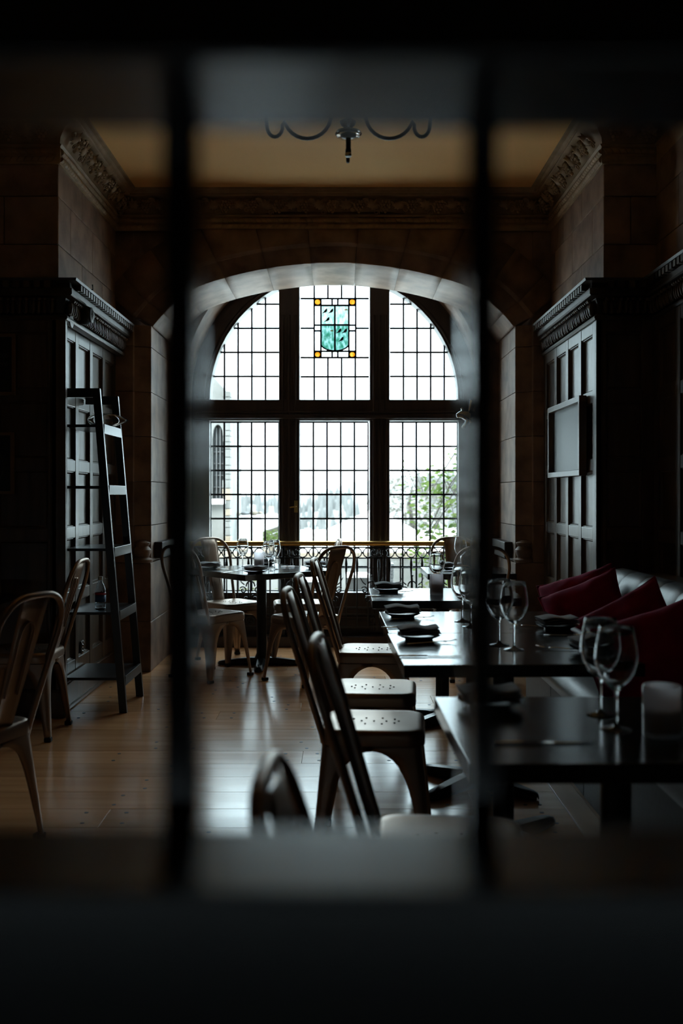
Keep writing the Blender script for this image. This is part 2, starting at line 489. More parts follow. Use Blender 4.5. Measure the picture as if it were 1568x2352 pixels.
def voussoir(s0, s1, sgn, n=5):
    """block of the arch: wall face, hollow chamfer, soffit"""
    rows = []
    e = .0022
    for k in range(n+1):
        s = s0+(s1-s0)*k/n
        a, b = arch_pt(s, sgn)
        c = Vector((b[0]-CX, 0, b[1]-1.2)).normalized()
        ext = .25 if s < 5 else .25
        q = (b[0]+c.x*ext, min(b[1]+c.z*ext, 3.40))
        h = ((a[0]*.45+b[0]*.55)+c.x*.022, (a[1]*.45+b[1]*.55)+c.z*.022)
        rows.append([(q[0],YB-.006,q[1]),(b[0]+c.x*.012,YB-.006,b[1]+c.z*.012),(b[0],YB+.006,b[1]),(b[0]-c.x*.004,YB+.022,b[1]-c.z*.004),(h[0],YB+.034,h[1]),(h[0]*.55+a[0]*.45,YB+.052,h[1]*.55+a[1]*.45),(a[0],Y_IN-.010,a[1]),(a[0],Y_IN,a[1]),(a[0],Y_WIN,a[1])])
    # pull the two ends together by the joint width
    for side, nb in ((0,1),(n,n-1)):
        for j in range(len(rows[0])):
            p = Vector(rows[side][j]); q = Vector(rows[nb][j]); d = (q-p)
            if d.length > 1e-5: rows[side][j] = tuple(p+d.normalized()*min(e*.6,d.length*.3))
    mb = MB(); mb.grid(rows)
    return mb.build('voussoir', M['stone'], wall_back, smooth=30, solid=.03)
for sgn in (-1,1):
    for s0, s1 in ((0,1.0),(1.0,2.55),(2.55,4.0),(4.0,5.0),(5.0,5.985)):
        o = voussoir(s0, s1, sgn)
        o.modifiers['solid'].offset = 0
mb = MB()
# keystone, straddling the centre
def key_rows():
    R_ = []
    for k in range(9):
        x = -.1606+.3212*k/8
        s = 6+(1-abs(x)/.1576); s = min(max(s,5.9849),7)
        sg = 1 if x > 0 else -1
        a, b = arch_pt(min(s,6.9999), sg)
        q = (b[0]+x*.12, 3.30)
        h = (a[0]*.45+b[0]*.55, a[1]*.45+b[1]*.55+.022)
        R_.append([(q[0],YB-.006,q[1]),(b[0],YB-.006,b[1]+.012),(b[0],YB+.006,b[1]),(b[0],YB+.022,b[1]-.004),(h[0],YB+.034,h[1]),(a[0]*.45+h[0]*.55,YB+.052,h[1]*.55+a[1]*.45),(a[0],Y_IN-.010,a[1]),(a[0],Y_IN,a[1]),(a[0],Y_WIN,a[1])])
    return R_
mb.grid(key_rows()); ko = mb.build('voussoir', M['stone'], wall_back, smooth=30, solid=.03); ko.modifiers['solid'].offset = 0
# wall mass behind the voussoirs
mb = MB()
for sgn in (-1,1):
    N = 40
    for k in range(N):
        s0, s1 = 7*k/N, 7*(k+1)/N
        pts = []
        for s in (s0,s1):
            a, b = arch_pt(min(s,6.9999), sgn)
            c = Vector((a[0]-CX,0,a[1]-1.2)).normalized()
            pts.append((a[0]+c.x*.017, a[1]+c.z*.017, b[0]+c.x*.017, b[1]+c.z*.017))
        (ax,az,bx,bz),(cx_,cz_,dx_,dz_) = pts
        mb.add([(bx,YB+.03,bz),(dx_,YB+.03,dz_),(dx_,YB+.03,3.5),(bx,YB+.03,3.5),(ax,Y_WIN,az),(cx_,Y_WIN,cz_),(cx_,Y_WIN,3.5),(ax,Y_WIN,3.5)],
               [(0,1,2,3),(4,5,6,7),(0,1,5,4),(3,2,6,7)])
    xo = CX+sgn*1.43
    x1 = XL-.2 if sgn < 0 else XR+.2
    mb.box(min(xo,x1),max(xo,x1),YB+.012,Y_WIN,0,3.5)
mb.build('wall_body', M['stone'], wall_back)
# jamb stones
zj = [.78,1.045,1.36,1.685,2.005,2.33,2.487]
for sgn in (-1,1):
    poly = [(CX+sgn*1.429,YB-.006),(CX+sgn*1.425,YB+.022),(CX+sgn*1.400,YB+.034),(CX+sgn*1.360,YB+.052),(CX+sgn*1.314,Y_IN-.010),(CX+sgn*1.313,Y_IN),(CX+sgn*1.313,Y_WIN),(CX+sgn*1.47,Y_WIN),(CX+sgn*1.56,YB+.02),(CX+sgn*1.56,YB-.006)]
    for z0, z1 in zip(zj[:-1], zj[1:]):
        mb = MB(); mb.prism(poly,'z',z0+.002,z1-.002); mb.build('jamb_stone', M['stone'], wall_back, bevel=.002)
    # square base of the jamb with a moulded stop above it
    for z0, z1 in ((0,.36),(.36,.78)):
        e = CX+sgn*1.313
        mb = MB(); mb.prism([(e-sgn*.012,YB-.01),(e-sgn*.012,Y_WIN),(CX+sgn*1.47,Y_WIN),(CX+sgn*1.6,YB-.01)],'z',z0+.001,z1-.001)
        mb.build('jamb_base', M['stone'], wall_back, bevel=.006)
    mb = MB()
    prof = [(.075,.78),(.078,.80),(.05,.815),(.064,.85),(.066,.87),(.045,.895),(.058,.912),(.06,.922),(.02,.94)]
    mb.lathe(prof,16,Matrix.Translation((CX+sgn*1.375,YB+.05,0)))
    mb.build('moulded_stop', M['stone'], wall_back, smooth=40)
    mb = MB(); e = CX+sgn*1.313
    mb.box(min(e,e-sgn*.06),max(e,e-sgn*.06),Y_IN+.1,Y_WIN-.03,.80,.92)
    mb.build('ledge', M['frame_wood'], wall_back, bevel=.006)
# reveal wall with the round-headed opening
ZS = 2.0766; RO = 1.205; CWX = -.0706
mb = MB()
N = 36
for k in range(N):
    a0, a1 = pi*k/N, pi*(k+1)/N
    def outp(a):
        c_, s_ = cos(a), sin(a)
        t = min(1.75/max(abs(c_),1e-6), (3.45-ZS)/max(s_,1e-6))
        return (CWX+c_*t, ZS+s_*t)
    i0 = (CWX+RO*cos(a0), ZS+RO*sin(a0)); i1 = (CWX+RO*cos(a1), ZS+RO*sin(a1)); o0 = outp(a0); o1 = outp(a1)
    mb.prism([i0,i1,o1,o0],'y',Y_WIN,8.46)
for sgn in (-1,1):
    xa, xb = sorted((CWX+sgn*RO, CWX+sgn*1.75)); mb.box(xa,xb,Y_WIN,8.46,0,ZS)
mb.build('window_reveal', M['stone'], wall_back)
mb = MB(); mb.box(CWX-1.8,CWX+1.8,8.46,8.66,3.13,3.5); mb.box(CWX-1.8,CWX-1.1,8.46,8.66,-.3,3.5); mb.box(CWX+1.1,CWX+1.8,8.46,8.66,-.3,3.5); mb.box(-1.8,1.7,8.46,8.62,-.3,.4)
for k in range(N):
    a0, a1 = pi*k/N, pi*(k+1)/N
    mb.prism([(CWX+1.1*cos(a0),ZS+1.1*sin(a0)),(CWX+1.1*cos(a1),ZS+1.1*sin(a1)),(CWX+1.62*cos(a1),ZS+1.62*sin(a1)),(CWX+1.62*cos(a0),ZS+1.62*sin(a0))],'y',8.55,8.66)
mb.build('outer_wall', M['stone'], wall_back)

# ------------------------------------------------------------------ window
win = struct('window_1', 'tall round-headed leaded window with dark wooden mullions')
YG = 8.50
px = YG/PX
def wx(u): return (u-UX)*px
def wz(v): return EYE-(v-VY)*px
RG = 282*px
cw = wx(767)
FW = M['frame_wood']
Y0, Y1 = 8.40, 8.56
# arch head of the frame
mb = MB()
for k in range(N):
    a0, a1 = pi*k/N, pi*(k+1)/N
    mb.prism([(cw+RG*cos(a0),ZS+RG*sin(a0)),(cw+RG*cos(a1),ZS+RG*sin(a1)),(cw+1.24*cos(a1),ZS+1.24*sin(a1)),(cw+1.24*cos(a0),ZS+1.24*sin(a0))],'y',Y0,Y1)
mb.build('arched_head', FW, win)
mb = MB()
mb.tube([(cw+(RG+.03)*cos(pi*k/40),Y0,ZS+(RG+.03)*sin(pi*k/40)) for k in range(41)],.014,8)
mb.build('head_bead', FW, win, smooth=60)
zb, ztop2 = wz(1357), wz(970)
for a, b in ((cw-1.24,wx(484)),(wx(1050),cw+1.24)):
    mb = MB(); mb.box(a,b,Y0,Y1,.1,ZS); mb.build('stile', FW, win, bevel=.004)
for a, b in ((641,690),(847,894)):
    mb = MB(); mb.box(wx(a)+.004,wx(b)-.004,Y0-.02,Y1,.1,ZS+sqrt(RG**2-min(abs(wx(a)-cw),abs(wx(b)-cw))**2)+.02)
    mb.build('mullion', FW, win, bevel=.006)
    for q in (.22,.5,.78):
        xm = wx(a)+(wx(b)-wx(a))*q
        mb = MB(); mb.tube([(xm,Y0-.022,.12),(xm,Y0-.022,ZS+.7)],.012,8); mb.build('mullion_bead', FW, win, smooth=60)
mb = MB(); mb.box(cw-1.2,cw+1.2,Y0-.03,Y1,wz(968),wz(921)); mb.build('transom', FW, win, bevel=.006)
mb = MB(); mb.box(cw-1.2,cw+1.2,Y0-.05,Y0-.02,wz(964),wz(955)); mb.box(cw-1.2,cw+1.2,Y0-.045,Y0-.02,wz(951),wz(948)); mb.build('transom_moulding', FW, win, bevel=.004)
mb = MB(); mb.box(cw-1.2,cw+1.2,Y0-.03,Y1,.32,zb-.002); mb.build('sill_rail', FW, win, bevel=.006)
mb = MB(); mb.box(cw-1.2,cw+1.2,Y0+.02,Y1,.0,.32); mb.build('apron_panel', FW, win)
mb = MB(); mb.box(cw-1.2,cw+1.2,Y0-.02,Y0+.03,.30,.345); mb.box(cw-1.2,cw+1.2,Y0-.0,Y0+.03,.215,.24); mb.build('apron_moulding', FW, win, bevel=.004)
# leading + panes
def clip_circle(poly, cx, cz, r, n=48):
    out = poly
    for k in range(n):
        a = 2*pi*(k+.5)/n; nx, nz = cos(a), sin(a)
        d = r*cos(pi/n)
        res = []
        for i in range(len(out)):
            p, q = out[i], out[(i+1)%len(out)]
            dp = (p[0]-cx)*nx+(p[1]-cz)*nz-d; dq = (q[0]-cx)*nx+(q[1]-cz)*nz-d
            if dp <= 0: res.append(p)
            if (dp < 0) != (dq < 0) and abs(dp-dq) > 1e-9:
                t = dp/(dp-dq); res.append((p[0]+(q[0]-p[0])*t, p[1]+(q[1]-p[1])*t))
        out = res
        if len(out) < 3: return []
    return out
def area(p): return abs(sum(p[i][0]*p[(i+1)%len(p)][1]-p[(i+1)%len(p)][0]*p[i][1] for i in range(len(p))))/2
CAME = .0076
pane_cache = {}
def pane(poly, m='pane', nm='pane'):
    tilt = random.uniform(-.004,.004)
    mb = MB(); mb.prism(poly,'y',YG-.0015,YG+.0015)
    return mb.build(nm, M[m], win)
def rect_pane(x0,x1,z0,z1,m='pane'):
    key = (round(x1-x0,4),round(z1-z0,4),m)
    Mx = Matrix.Translation(((x0+x1)/2,YG,(z0+z1)/2)) @ Matrix.Rotation(random.uniform(-.006,.006),4,'X') @ Matrix.Rotation(random.uniform(-.006,.006),4,'Z')
    if key in pane_cache:
        return part_copy(pane_cache[key], win, Mx)
    w, h = (x1-x0)/2-.001, (z1-z0)/2-.001
    mb = MB(); mb.box(-w,w,-.0015,.0015,-h,h)
    o = mb.build('pane', M[m], win); o.matrix_local = Mx
    pane_cache[key] = o
    return o
def came_bar(mb, p, q, w=CAME):
    p = Vector((p[0],YG,p[1])); q = Vector((q[0],YG,q[1])); d = (q-p).normalized(); n = Vector((-d.z,0,d.x))*w; t = Vector((0,.005,0))
    vs = [p-n-t,p+n-t,p+n+t,p-n+t,q-n-t,q+n-t,q+n+t,q-n+t]
    mb.add(vs,[(0,1,2,3),(4,7,6,5),(0,4,5,1),(1,5,6,2),(2,6,7,3),(3,7,4,0)])
# three lower lights, seven rows of five
for (ua, ub) in ((484,640),(688,845),(893,1050)):
    xa, xb = wx(ua), wx(ub); ca = MB()
    cs = [xa+(xb-xa)*k/5 for k in range(6)]; rs = [ztop2+(zb-ztop2)*k/7 for k in range(8)]
    for i in range(5):
        for j in range(7): rect_pane(cs[i],cs[i+1],rs[j+1],rs[j])
    for c in cs[1:-1]: came_bar(ca,(c,zb),(c,ztop2))
    for r in rs[1:-1]: came_bar(ca,(xa,r),(xb,r))
    for c in (xa,xb): came_bar(ca,(c,zb),(c,ztop2),.006)
    for r in (zb,ztop2): came_bar(ca,(xa,r),(xb,r),.006)
    ca.build('lead_came', M['lead'], win)
# two upper side lights
zu = wz(920)
for (ua, ub) in ((484,641),(895,1051)):
    xa, xb = wx(ua), wx(ub); ca = MB()
    cs = [xa+(xb-xa)*k/5 for k in range(6)]; rs = [zu+.2055*k for k in range(7)]
    for i in range(5):
        for j in range(6):
            p = [(cs[i],rs[j]),(cs[i+1],rs[j]),(cs[i+1],rs[j+1]),(cs[i],rs[j+1])]
            q = clip_circle(p, cw, ZS, RG)
            if len(q) < 3 or area(q) < 2e-4: continue
            if abs(area(q)-area(p)) < 1e-6: rect_pane(cs[i],cs[i+1],rs[j],rs[j+1])
            else: pane(q)
    for c in cs[1:-1]:
        zt = ZS+sqrt(max(RG**2-(c-cw)**2,0)); came_bar(ca,(c,zu),(c,zt))
    for r in rs[1:]:
        h2 = RG**2-(r-ZS)**2
        if h2 <= 0: continue
        h = sqrt(h2)
        l, rr_ = max(xa,cw-h), min(xb,cw+h)
        if rr_-l > .02: came_bar(ca,(l,r),(rr_,r))
    came_bar(ca,(xa,zu),(xb,zu),.006)
    ca.build('lead_came', M['lead'], win)
# centre light with the painted shield
ca = MB(); hb = MB()
xa, xb = wx(690), wx(847)
cs = [xa+(xb-xa)*k/5 for k in range(6)]
z1 = wz(865.5); z2 = wz(821.5); zt0 = wz(686); ztt = ZS+RG-.02
for i in range(5):
    rect_pane(cs[i],cs[i+1],zu,z1); rect_pane(cs[i],cs[i+1],z1,z2)
    pane(clip_circle([(cs[i],zt0),(cs[i+1],zt0),(cs[i+1],ztt+.05),(cs[i],ztt+.05)],cw,ZS,RG))
    if i:
        came_bar(ca,(cs[i],zu),(cs[i],z2)); came_bar(ca,(cs[i],zt0),(cs[i],ztt))
for r in (z1,z2,zt0): came_bar(ca,(xa,r),(xb,r))
came_bar(ca,(xa,zu),(xb,zu),.006)
bx0, bx1 = wx(721.3), wx(816.6)
ix0, ix1 = wx(736.7), wx(801)
iz0, iz1 = wz(807), wz(701.5)
zm = wz(746.5); zq0, zq1 = wz(760), wz(747)
zside = wz(754)
for a, b in ((xa,bx0),(bx1,xb)):
    rect_pane(a,b,z2,zside); rect_pane(a,b,zside,zt0); came_bar(ca,(a,zside),(b,zside))
for xq in (bx0,bx1): came_bar(ca,(xq,z2),(xq,zt0))
for xq in (ix0,ix1): came_bar(ca,(xq,z2),(xq,zt0))
for zq in (iz0,iz1): came_bar(ca,(bx0,zq),(bx1,zq))
xm0, xm1 = wx(762.5), wx(775.5)
for za, zb_ in ((z2,iz0),(iz1,zt0)):
    for p, q in ((ix0,xm0),(xm0,xm1),(xm1,ix1)): rect_pane(p,q,za,zb_)
    for xq in (xm0,xm1): came_bar(ca,(xq,za),(xq,zb_))
    for p, q in ((bx0,ix0),(ix1,bx1)):
        # dark corner square holding an amber roundel
        cxq, czq = (p+q)/2, (za+zb_)/2; r = min(q-p,zb_-za)/2*.80
        K = 20; fr = MB()
        for k in range(K):
            a0, a1 = 2*pi*k/K, 2*pi*(k+1)/K
            def sq(a):
                t = 1/max(abs(cos(a)),abs(sin(a))); return (cxq+(q-p)/2*cos(a)*t, czq+(zb_-za)/2*sin(a)*t)
            fr.prism([(cxq+r*cos(a0),czq+r*sin(a0)),(cxq+r*cos(a1),czq+r*sin(a1)),sq(a1),sq(a0)],'y',YG-.005,YG+.005)
        fr.build('roundel_surround', M['lead'], win)
        mb = MB(); mb.prism([(cxq+r*cos(2*pi*k/K),czq+r*sin(2*pi*k/K)) for k in range(K)],'y',YG-.002,YG+.002)
        mb.build('amber_roundel', M['amber'], win)
for p, q in ((bx0,ix0),(ix1,bx1)):
    rect_pane(p,q,iz0,zq0); rect_pane(p,q,zq0,zq1); rect_pane(p,q,zq1,iz1)
    for zz in (zq0,zq1): came_bar(ca,(p,zz),(q,zz))
xmid = (ix0+ix1)/2
def lower_arc(x):   # shield's rounded foot
    t = (x-xmid)/((ix1-ix0)/2); return wz(789)-(wz(789)-iz0-.004)*sqrt(max(0,1-t*t*.999))
quarters = [((ix0,xmid),(zm,iz1),'shield'),((xmid,ix1),(zm,iz1),'shield'),((ix0,xmid),(None,zm),'shield_green'),((xmid,ix1),(None,zm),'shield_green')]
for (a,b),(z0,z1_),mm_ in quarters:
    if z0 is not None: poly = [(a,z0),(b,z0),(b,z1_),(a,z1_)]
    else: poly = [(a+(b-a)*k/12, lower_arc(a+(b-a)*k/12)) for k in range(13)]+[(b,z1_),(a,z1_)]
    mb = MB(); mb.prism(poly,'y',YG-.002,YG+.002); mb.build('shield_quarter', M[mm_], win)
for sgn in (-1,1):
    xe = ix0 if sgn < 0 else ix1
    poly = [(xe,iz0)]+[(xe+(xmid-xe)*k/8, lower_arc(xe+(xmid-xe)*k/8)) for k in range(8)]
    mb = MB(); mb.prism(poly,'y',YG-.0015,YG+.0015); mb.build('pane', M['pane'], win)
sh = MB()
for p, q in (((xmid,iz0),(xmid,iz1)),((ix0,zm),(ix1,zm)),((ix0,wz(789)),(ix0,iz1)),((ix1,wz(789)),(ix1,iz1)),((ix0,iz1),(ix1,iz1))): came_bar(sh,p,q,.0075)
pts = [(ix0+(ix1-ix0)*(.5-.5*cos(pi*k/24)), lower_arc(ix0+(ix1-ix0)*(.5-.5*cos(pi*k/24)))) for k in range(25)]
for p, q in zip(pts[:-1],pts[1:]): came_bar(sh,p,q,.006)
sh.build('shield_leading', M['lead'], win)
ca.build('lead_came', M['lead'], win)
PXS = px/8.711
def sp(u,v): return (wx(680+u/8.711), wz(640+v/8.711))
BIRD = [(-60,58),(-20,25),(0,-8),(25,-34),(40,-40),(56,-28),(48,-20),(52,8),(35,30),(10,38),(-25,50)]
for (u,v) in ((570,640),(690,640),(615,810),(850,1038),(965,1038),(895,1205)):
    mb = MB(); poly = [sp(u+a,v+b) for a,b in BIRD]
    mb.prism(poly,'y',YG-.0045,YG-.0025)
    for dx in (8,24): 
        p, q = sp(u+dx,v+36), sp(u+dx+4,v+56)
        mb.box(min(p[0],q[0])-.0008,max(p[0],q[0])+.0008,YG-.0045,YG-.0025,q[1],p[1])
    mb.build('heraldic_bird', M['bird'], win)
LION = [(-120,30),(-95,-25),(0,-45),(45,-55),(60,-95),(100,-105),(118,-80),(120,-40),(100,-20),(112,20),(120,75),(95,80),(78,40),(40,35),(-10,45),(0,80),(-25,82),(-45,40),(-85,45),(-100,80),(-125,82)]
LT_ = [(-100,-25),(-85,-60),(-100,-90),(-90,-130),(-75,-85),(-70,-55),(-85,-25)]
CROWN = [(62,-108),(60,-140),(75,-125),(92,-145),(108,-125),(124,-140),(120,-108)]
for (u,v) in ((905,745),(622,1165)):
    mb = MB(); mb.prism([sp(u+a,v+b) for a,b in LION],'y',YG-.0045,YG-.0025); mb.prism([sp(u+a,v+b) for a,b in LT_],'y',YG-.0045,YG-.0025)
    mb.build('heraldic_beast', M['beast'], win)
    mb = MB(); mb.prism([sp(u+a,v+b) for a,b in CROWN],'y',YG-.0052,YG-.0030); mb.build('beast_crown', M['amber'], win)
# casement latch on the centre light
mb = MB(); lx, lz = wx(681), wz(1163)
mb.cbox((lx,Y0-.03,lz),(.03,.008,.10)); mb.tube([(lx,Y0-.034,lz),(lx,Y0-.06,lz),(lx-.05,Y0-.06,lz-.008)],.006,8)
mb.build('latch', M['brass'], win, smooth=40)
mb = MB(); mb.box(CWX-RO,CWX+RO,8.24,Y0+.02,0,.09); mb.build('plinth_step', FW, win, bevel=.008)

# ------------------------------------------------------------------ panelling
RAILS = [(.16,.27),(.62,.69),(1.005,1.075),(1.405,1.475),(1.795,1.865),(2.19,2.265)]
def wainscot(parent, O, d, n, L, first, pitch, pw, ncol, proud=.0):
    d = Vector((*d,0)); n = Vector((*n,0))
    R = Matrix.Translation((O[0],O[1],0)) @ Matrix(((d.x,n.x,0,0),(d.y,n.y,0,0),(0,0,1,0),(0,0,0,1)))
    def put(nm, a0,a1,b0,b1,z0,z1,bev=.0):
        mb = MB(); mb.box(a0,a1,b0,b1,z0,z1); o = mb.build(nm, M['oak'], parent, bevel=bev); o.matrix_local = R; return o
    put('backing',0,L,0,.006,.0,2.28)
    put('baseboard',0,L,0,.045,0,.16,.006)
    mb = MB(); mb.box(0,L,0,.052,.0,.03); mb.box(0,L,.0,.05,.145,.165); o = mb.build('base_moulding', M['oak'], parent, bevel=.008); o.matrix_local = R
    edges = [0]
    for c in range(ncol):
        a = first+pitch*c
        edges += [a, a+pw]
    edges.append(L)
    # stiles
    for i in range(0,len(edges),2):
        if edges[i+1]-edges[i] > .01: put('stile',edges[i],edges[i+1],.006,.036,.16,2.265,.004)
    for c in range(ncol):
        a0, a1 = edges[1+2*c], edges[2+2*c]
        if a1 > L: a1 = L
        for z0, z1 in RAILS: put('rail',a0,a1,.006,.0345,z0,z1,.004)
        for (q0,z0),(z1,q1) in zip(RAILS[:-1],RAILS[1:]):
            mb = MB()
            # fielded panel: bead round the edge, flat field
            def ring(ins,b): return [(a0+ins,b,z0+ins),(a1-ins,b,z0+ins),(a1-ins,b,z1-ins),(a0+ins,b,z1-ins)]
            R_ = [ring(0,.026),ring(.005,.026),ring(.010,.016),ring(.014,.013),ring(.018,.013)]
            vs = [p for r in R_ for p in r]; fs = []
            for i in range(4):
                for k in range(4): fs.append((i*4+k,i*4+(k+1)%4,(i+1)*4+(k+1)%4,(i+1)*4+k))
            fs.append((16,17,18,19))
            mb.add(vs,fs); o = mb.build('panel', M['oak'], parent); o.matrix_local = R
wainscot(wall_left,(XL-.035,YP-.036),(0,1),(1,0),YB-YP+.036,.13,.345,.272,4)
wainscot(wall_left,(XL+.051,YP-.0),(-1,0),(0,-1),2.4,.10,.36,.285,6)
wainscot(wall_right,(XR-.015,YB),(0,-1),(-1,0),YB-YP+.036,.08,.345,.272,4)
wainscot(wall_right,(XR-.051,YP),(1,0),(0,-1),.33,.06,.3,.2,1)
wainscot(wall_right,(1.80,YP-.02),(0,-1),(-1,0),5.3,.09,.365,.285,14)

def sweep(path, prof, mat_, parent, name, smooth=30):
    """prof: (p towards the room, z); room is on the right hand of the path"""
    n = len(path); rows = []
    dirs = [(Vector(path[i+1])-Vector(path[i])).normalized() for i in range(n-1)]
    for i in range(n):
        d0 = dirs[max(i-1,0)]; d1 = dirs[min(i,n-2)]
        n0 = Vector((d0.y,-d0.x)); n1 = Vector((d1.y,-d1.x))
        m = (n0+n1); m = m/ (m.length**2/2) if m.length > 1e-6 else n0
        rows.append([(path[i][0]+m.x*p, path[i][1]+m.y*p, z) for p,z in prof])
    mb = MB(); mb.grid(rows)
    return mb.build(name, mat_, parent, smooth=smooth)

def along(path, step, fn, start=.0):
    """call fn(position2D, direction, normal) along the path"""
    for i in range(len(path)-1):
        a, b = Vector(path[i]), Vector(path[i+1]); d = (b-a); L = d.length; d.normalize(); nn = Vector((d.y,-d.x))
        t = start+step/2
        while t < L-step*.3:
            fn(a+d*t, d, nn); t += step
def frame(p, d, n, z):
    return Matrix(((d.x,n.x,0,p.x),(d.y,n.y,0,p.y),(0,0,1,z),(0,0,0,1)))

# cornice on top of the panelling, left and right
WP = [(0,2.255),(.045,2.258),(.052,2.268),(.050,2.278),(.034,2.286),(.022,2.300),(.024,2.34),(.040,2.382),(.078,2.390),(.086,2.398),(.086,2.428),(.072,2.432),(.070,2.462),(.116,2.466),(.120,2.480),(0,2.484)]
pathL = [(-4.0,YP),(XL+.015,YP),(XL+.015,YB)]
pathR = [(XR-.015,YB),(XR-.015,YP),(1.80,YP),(1.80,.3)]
for nm, pth, lab in (('trim_1',pathL,'carved dark cornice over the left panelling'),('trim_2',pathR,'carved dark cornice over the right panelling')):
    tr = struct(nm, lab)
    sweep(pth, WP, M['oak_carved'], tr, 'cornice_moulding')
    dn = MB(); lf = MB()
    def dent(p,d,n): dn.box(-.017,.017,.068,.112,2.431,2.464, frame(p,d,n,0))
    along(pth,.058,dent)
    def leaf(p,d,n):
        Mx = frame(p,d,n,0)
        s = random.uniform(.9,1.1)
        k_ = random.uniform(-.006,.006)
        lf.ball((k_,.046,2.335+k_),(.0125*s,.020,.044), Mx,6,4)
        lf.ball((.006+k_,.064,2.372),(.013,.014,.011),Mx,6,4)
        lf.ball((-.012,.044,2.352),(.007,.012,.014),Mx,6,4)
        lf.ball((-.009+k_,.040,2.303),(.009,.014,.012),Mx,6,4)
    along(pth,.036,leaf)
    dn.build('dentils', M['oak'], tr, kind='stuff')
    lf.build('carved_leafwork', M['oak'], tr, smooth=180, kind='stuff')

# ceiling cornice with vines and grapes
CP = [(0,3.150),(.010,3.152),(.014,3.160),(.014,3.246),(.022,3.252),(.028,3.258),(.012,3.266),(.018,3.300),(.050,3.345),(.092,3.366),(.122,3.368),(.130,3.372),(.130,3.380),(.142,3.384),(.152,3.398),(.172,3.401),(.176,3.412)]
pathC = [(-4.0,YP),(XL,YP),(XL,YB-.006),(XR,YB-.006),(XR,YP),(1.80,YP),(1.80,.3)]
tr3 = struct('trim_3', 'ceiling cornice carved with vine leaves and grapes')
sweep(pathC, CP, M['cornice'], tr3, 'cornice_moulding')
rope = MB()
def rope_at(zc, pc, slant):
    def f(p,d,n):
        Mx = frame(p,d,n,0)
        vs = []
        K = 6
        for e in (-1,1):
            for k in range(K+1):
                a = -pi/2+pi*k/K
                vs.append((e*.0185+slant*sin(a)*.016, pc+.017*cos(a), zc+.017*sin(a)))
        fs = [(k,k+1,K+1+k+1,K+1+k) for k in range(K)]
        fs += [tuple(range(K,-1,-1)), tuple(range(K+1,2*K+2))]
        rope.add(vs,fs,Mx)
    return f
along(pathC[:-1],.040,rope_at(3.178,.012,.7)); along(pathC[:-1],.040,rope_at(3.222,.014,-.7))
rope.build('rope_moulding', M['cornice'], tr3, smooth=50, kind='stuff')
# grape bunch and vine leaf, local frame: x along, y out of the slope, z up the slope
gb = MB(); rnd = random.Random(3)
for r in range(5):
    for c in range(max(1,4-abs(r-3))):
        wdt = max(1,4-abs(r-3)); gb.ball(((c-(wdt-1)/2)*.021+rnd.uniform(-.003,.003), .006+rnd.uniform(0,.006), -.045+r*.019),.0115,None,7,4)
grape = gb.build('grape_bunch', M['cornice'], tr3, smooth=180)
vl = MB()
ang = [0,18,36,54,72,90,108,126,144,162,180,198,216,234,252,270,288,306,324,342]
rad = [.052,.036,.048,.05,.034,.062,.034,.05,.048,.036,.052,.030,.042,.026,.036,.018,.036,.026,.042,.030]
vs = [(0,.022,0)]+[(r*cos(radians(a)),.004+.010*(k%2),r*sin(radians(a))) for k,(a,r) in enumerate(zip(ang,rad))]
vl.add(vs,[(0,1+k,1+(k+1)%20) for k in range(20)])
vl.tube([(-.085+.17*k/12,.006,.018*sin(k*.9)+.01) for k in range(13)],.006,5)
vl.tube([(.05+.022*cos(a*.6)*(1-a*.05),.008,-.028+.022*sin(a*.6)*(1-a*.05)) for a in range(14)],.004,5)
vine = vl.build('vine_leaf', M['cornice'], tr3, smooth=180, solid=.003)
first = {'g':True,'l':True}; cnt = [0]
def orn(p,d,n):
    g = cnt[0] % 2 == 0; cnt[0] += 1
    tilt = atan2(.094,.110)
    Mx = frame(p,d,n,0) @ Matrix.Translation((0,.078,3.312)) @ Matrix.Rotation(-tilt,4,'X')
    if cnt[0] % 4 == 0: Mx = Mx @ Matrix.Diagonal((-1,1,1,1)) if False else Mx @ Matrix.Rotation(.5,4,'Y')
    k = 'g' if g else 'l'; o = grape if g else vine
    if first[k]: o.matrix_local = Mx; first[k] = False
    else: part_copy(o, tr3, Mx)
along(pathC,.094,orn)

# ------------------------------------------------------------------ wooden screen in front of the viewer
scr = thing('wooden_screen','dark wooden screen of thin boards that the whole room is seen through','screen',(0,.40,0))
YF, YK = 0, .08
def scr_part(nm,x0,x1,y0,y1,z0,z1): 
    mb = MB(); mb.box(x0,x1,y0,y1,z0,z1); return mb.build(nm, M['screen'], scr, bevel=.0015)
scr_part('top_board',-.9,.9,YF,YK,1.445,2.3)
scr_part('bottom_board',-.9,.9,YF,YK,0,1.110)
for xl_, xr_ in ((-.2120,-.1945),(-.0848,-.0674),(.0581,.0732),(.1860,.2030)):
    o = scr_part('upright',xl_,xr_,YF+.063,YK,1.110,1.445); o.data.materials[0] = M['screen_upright']

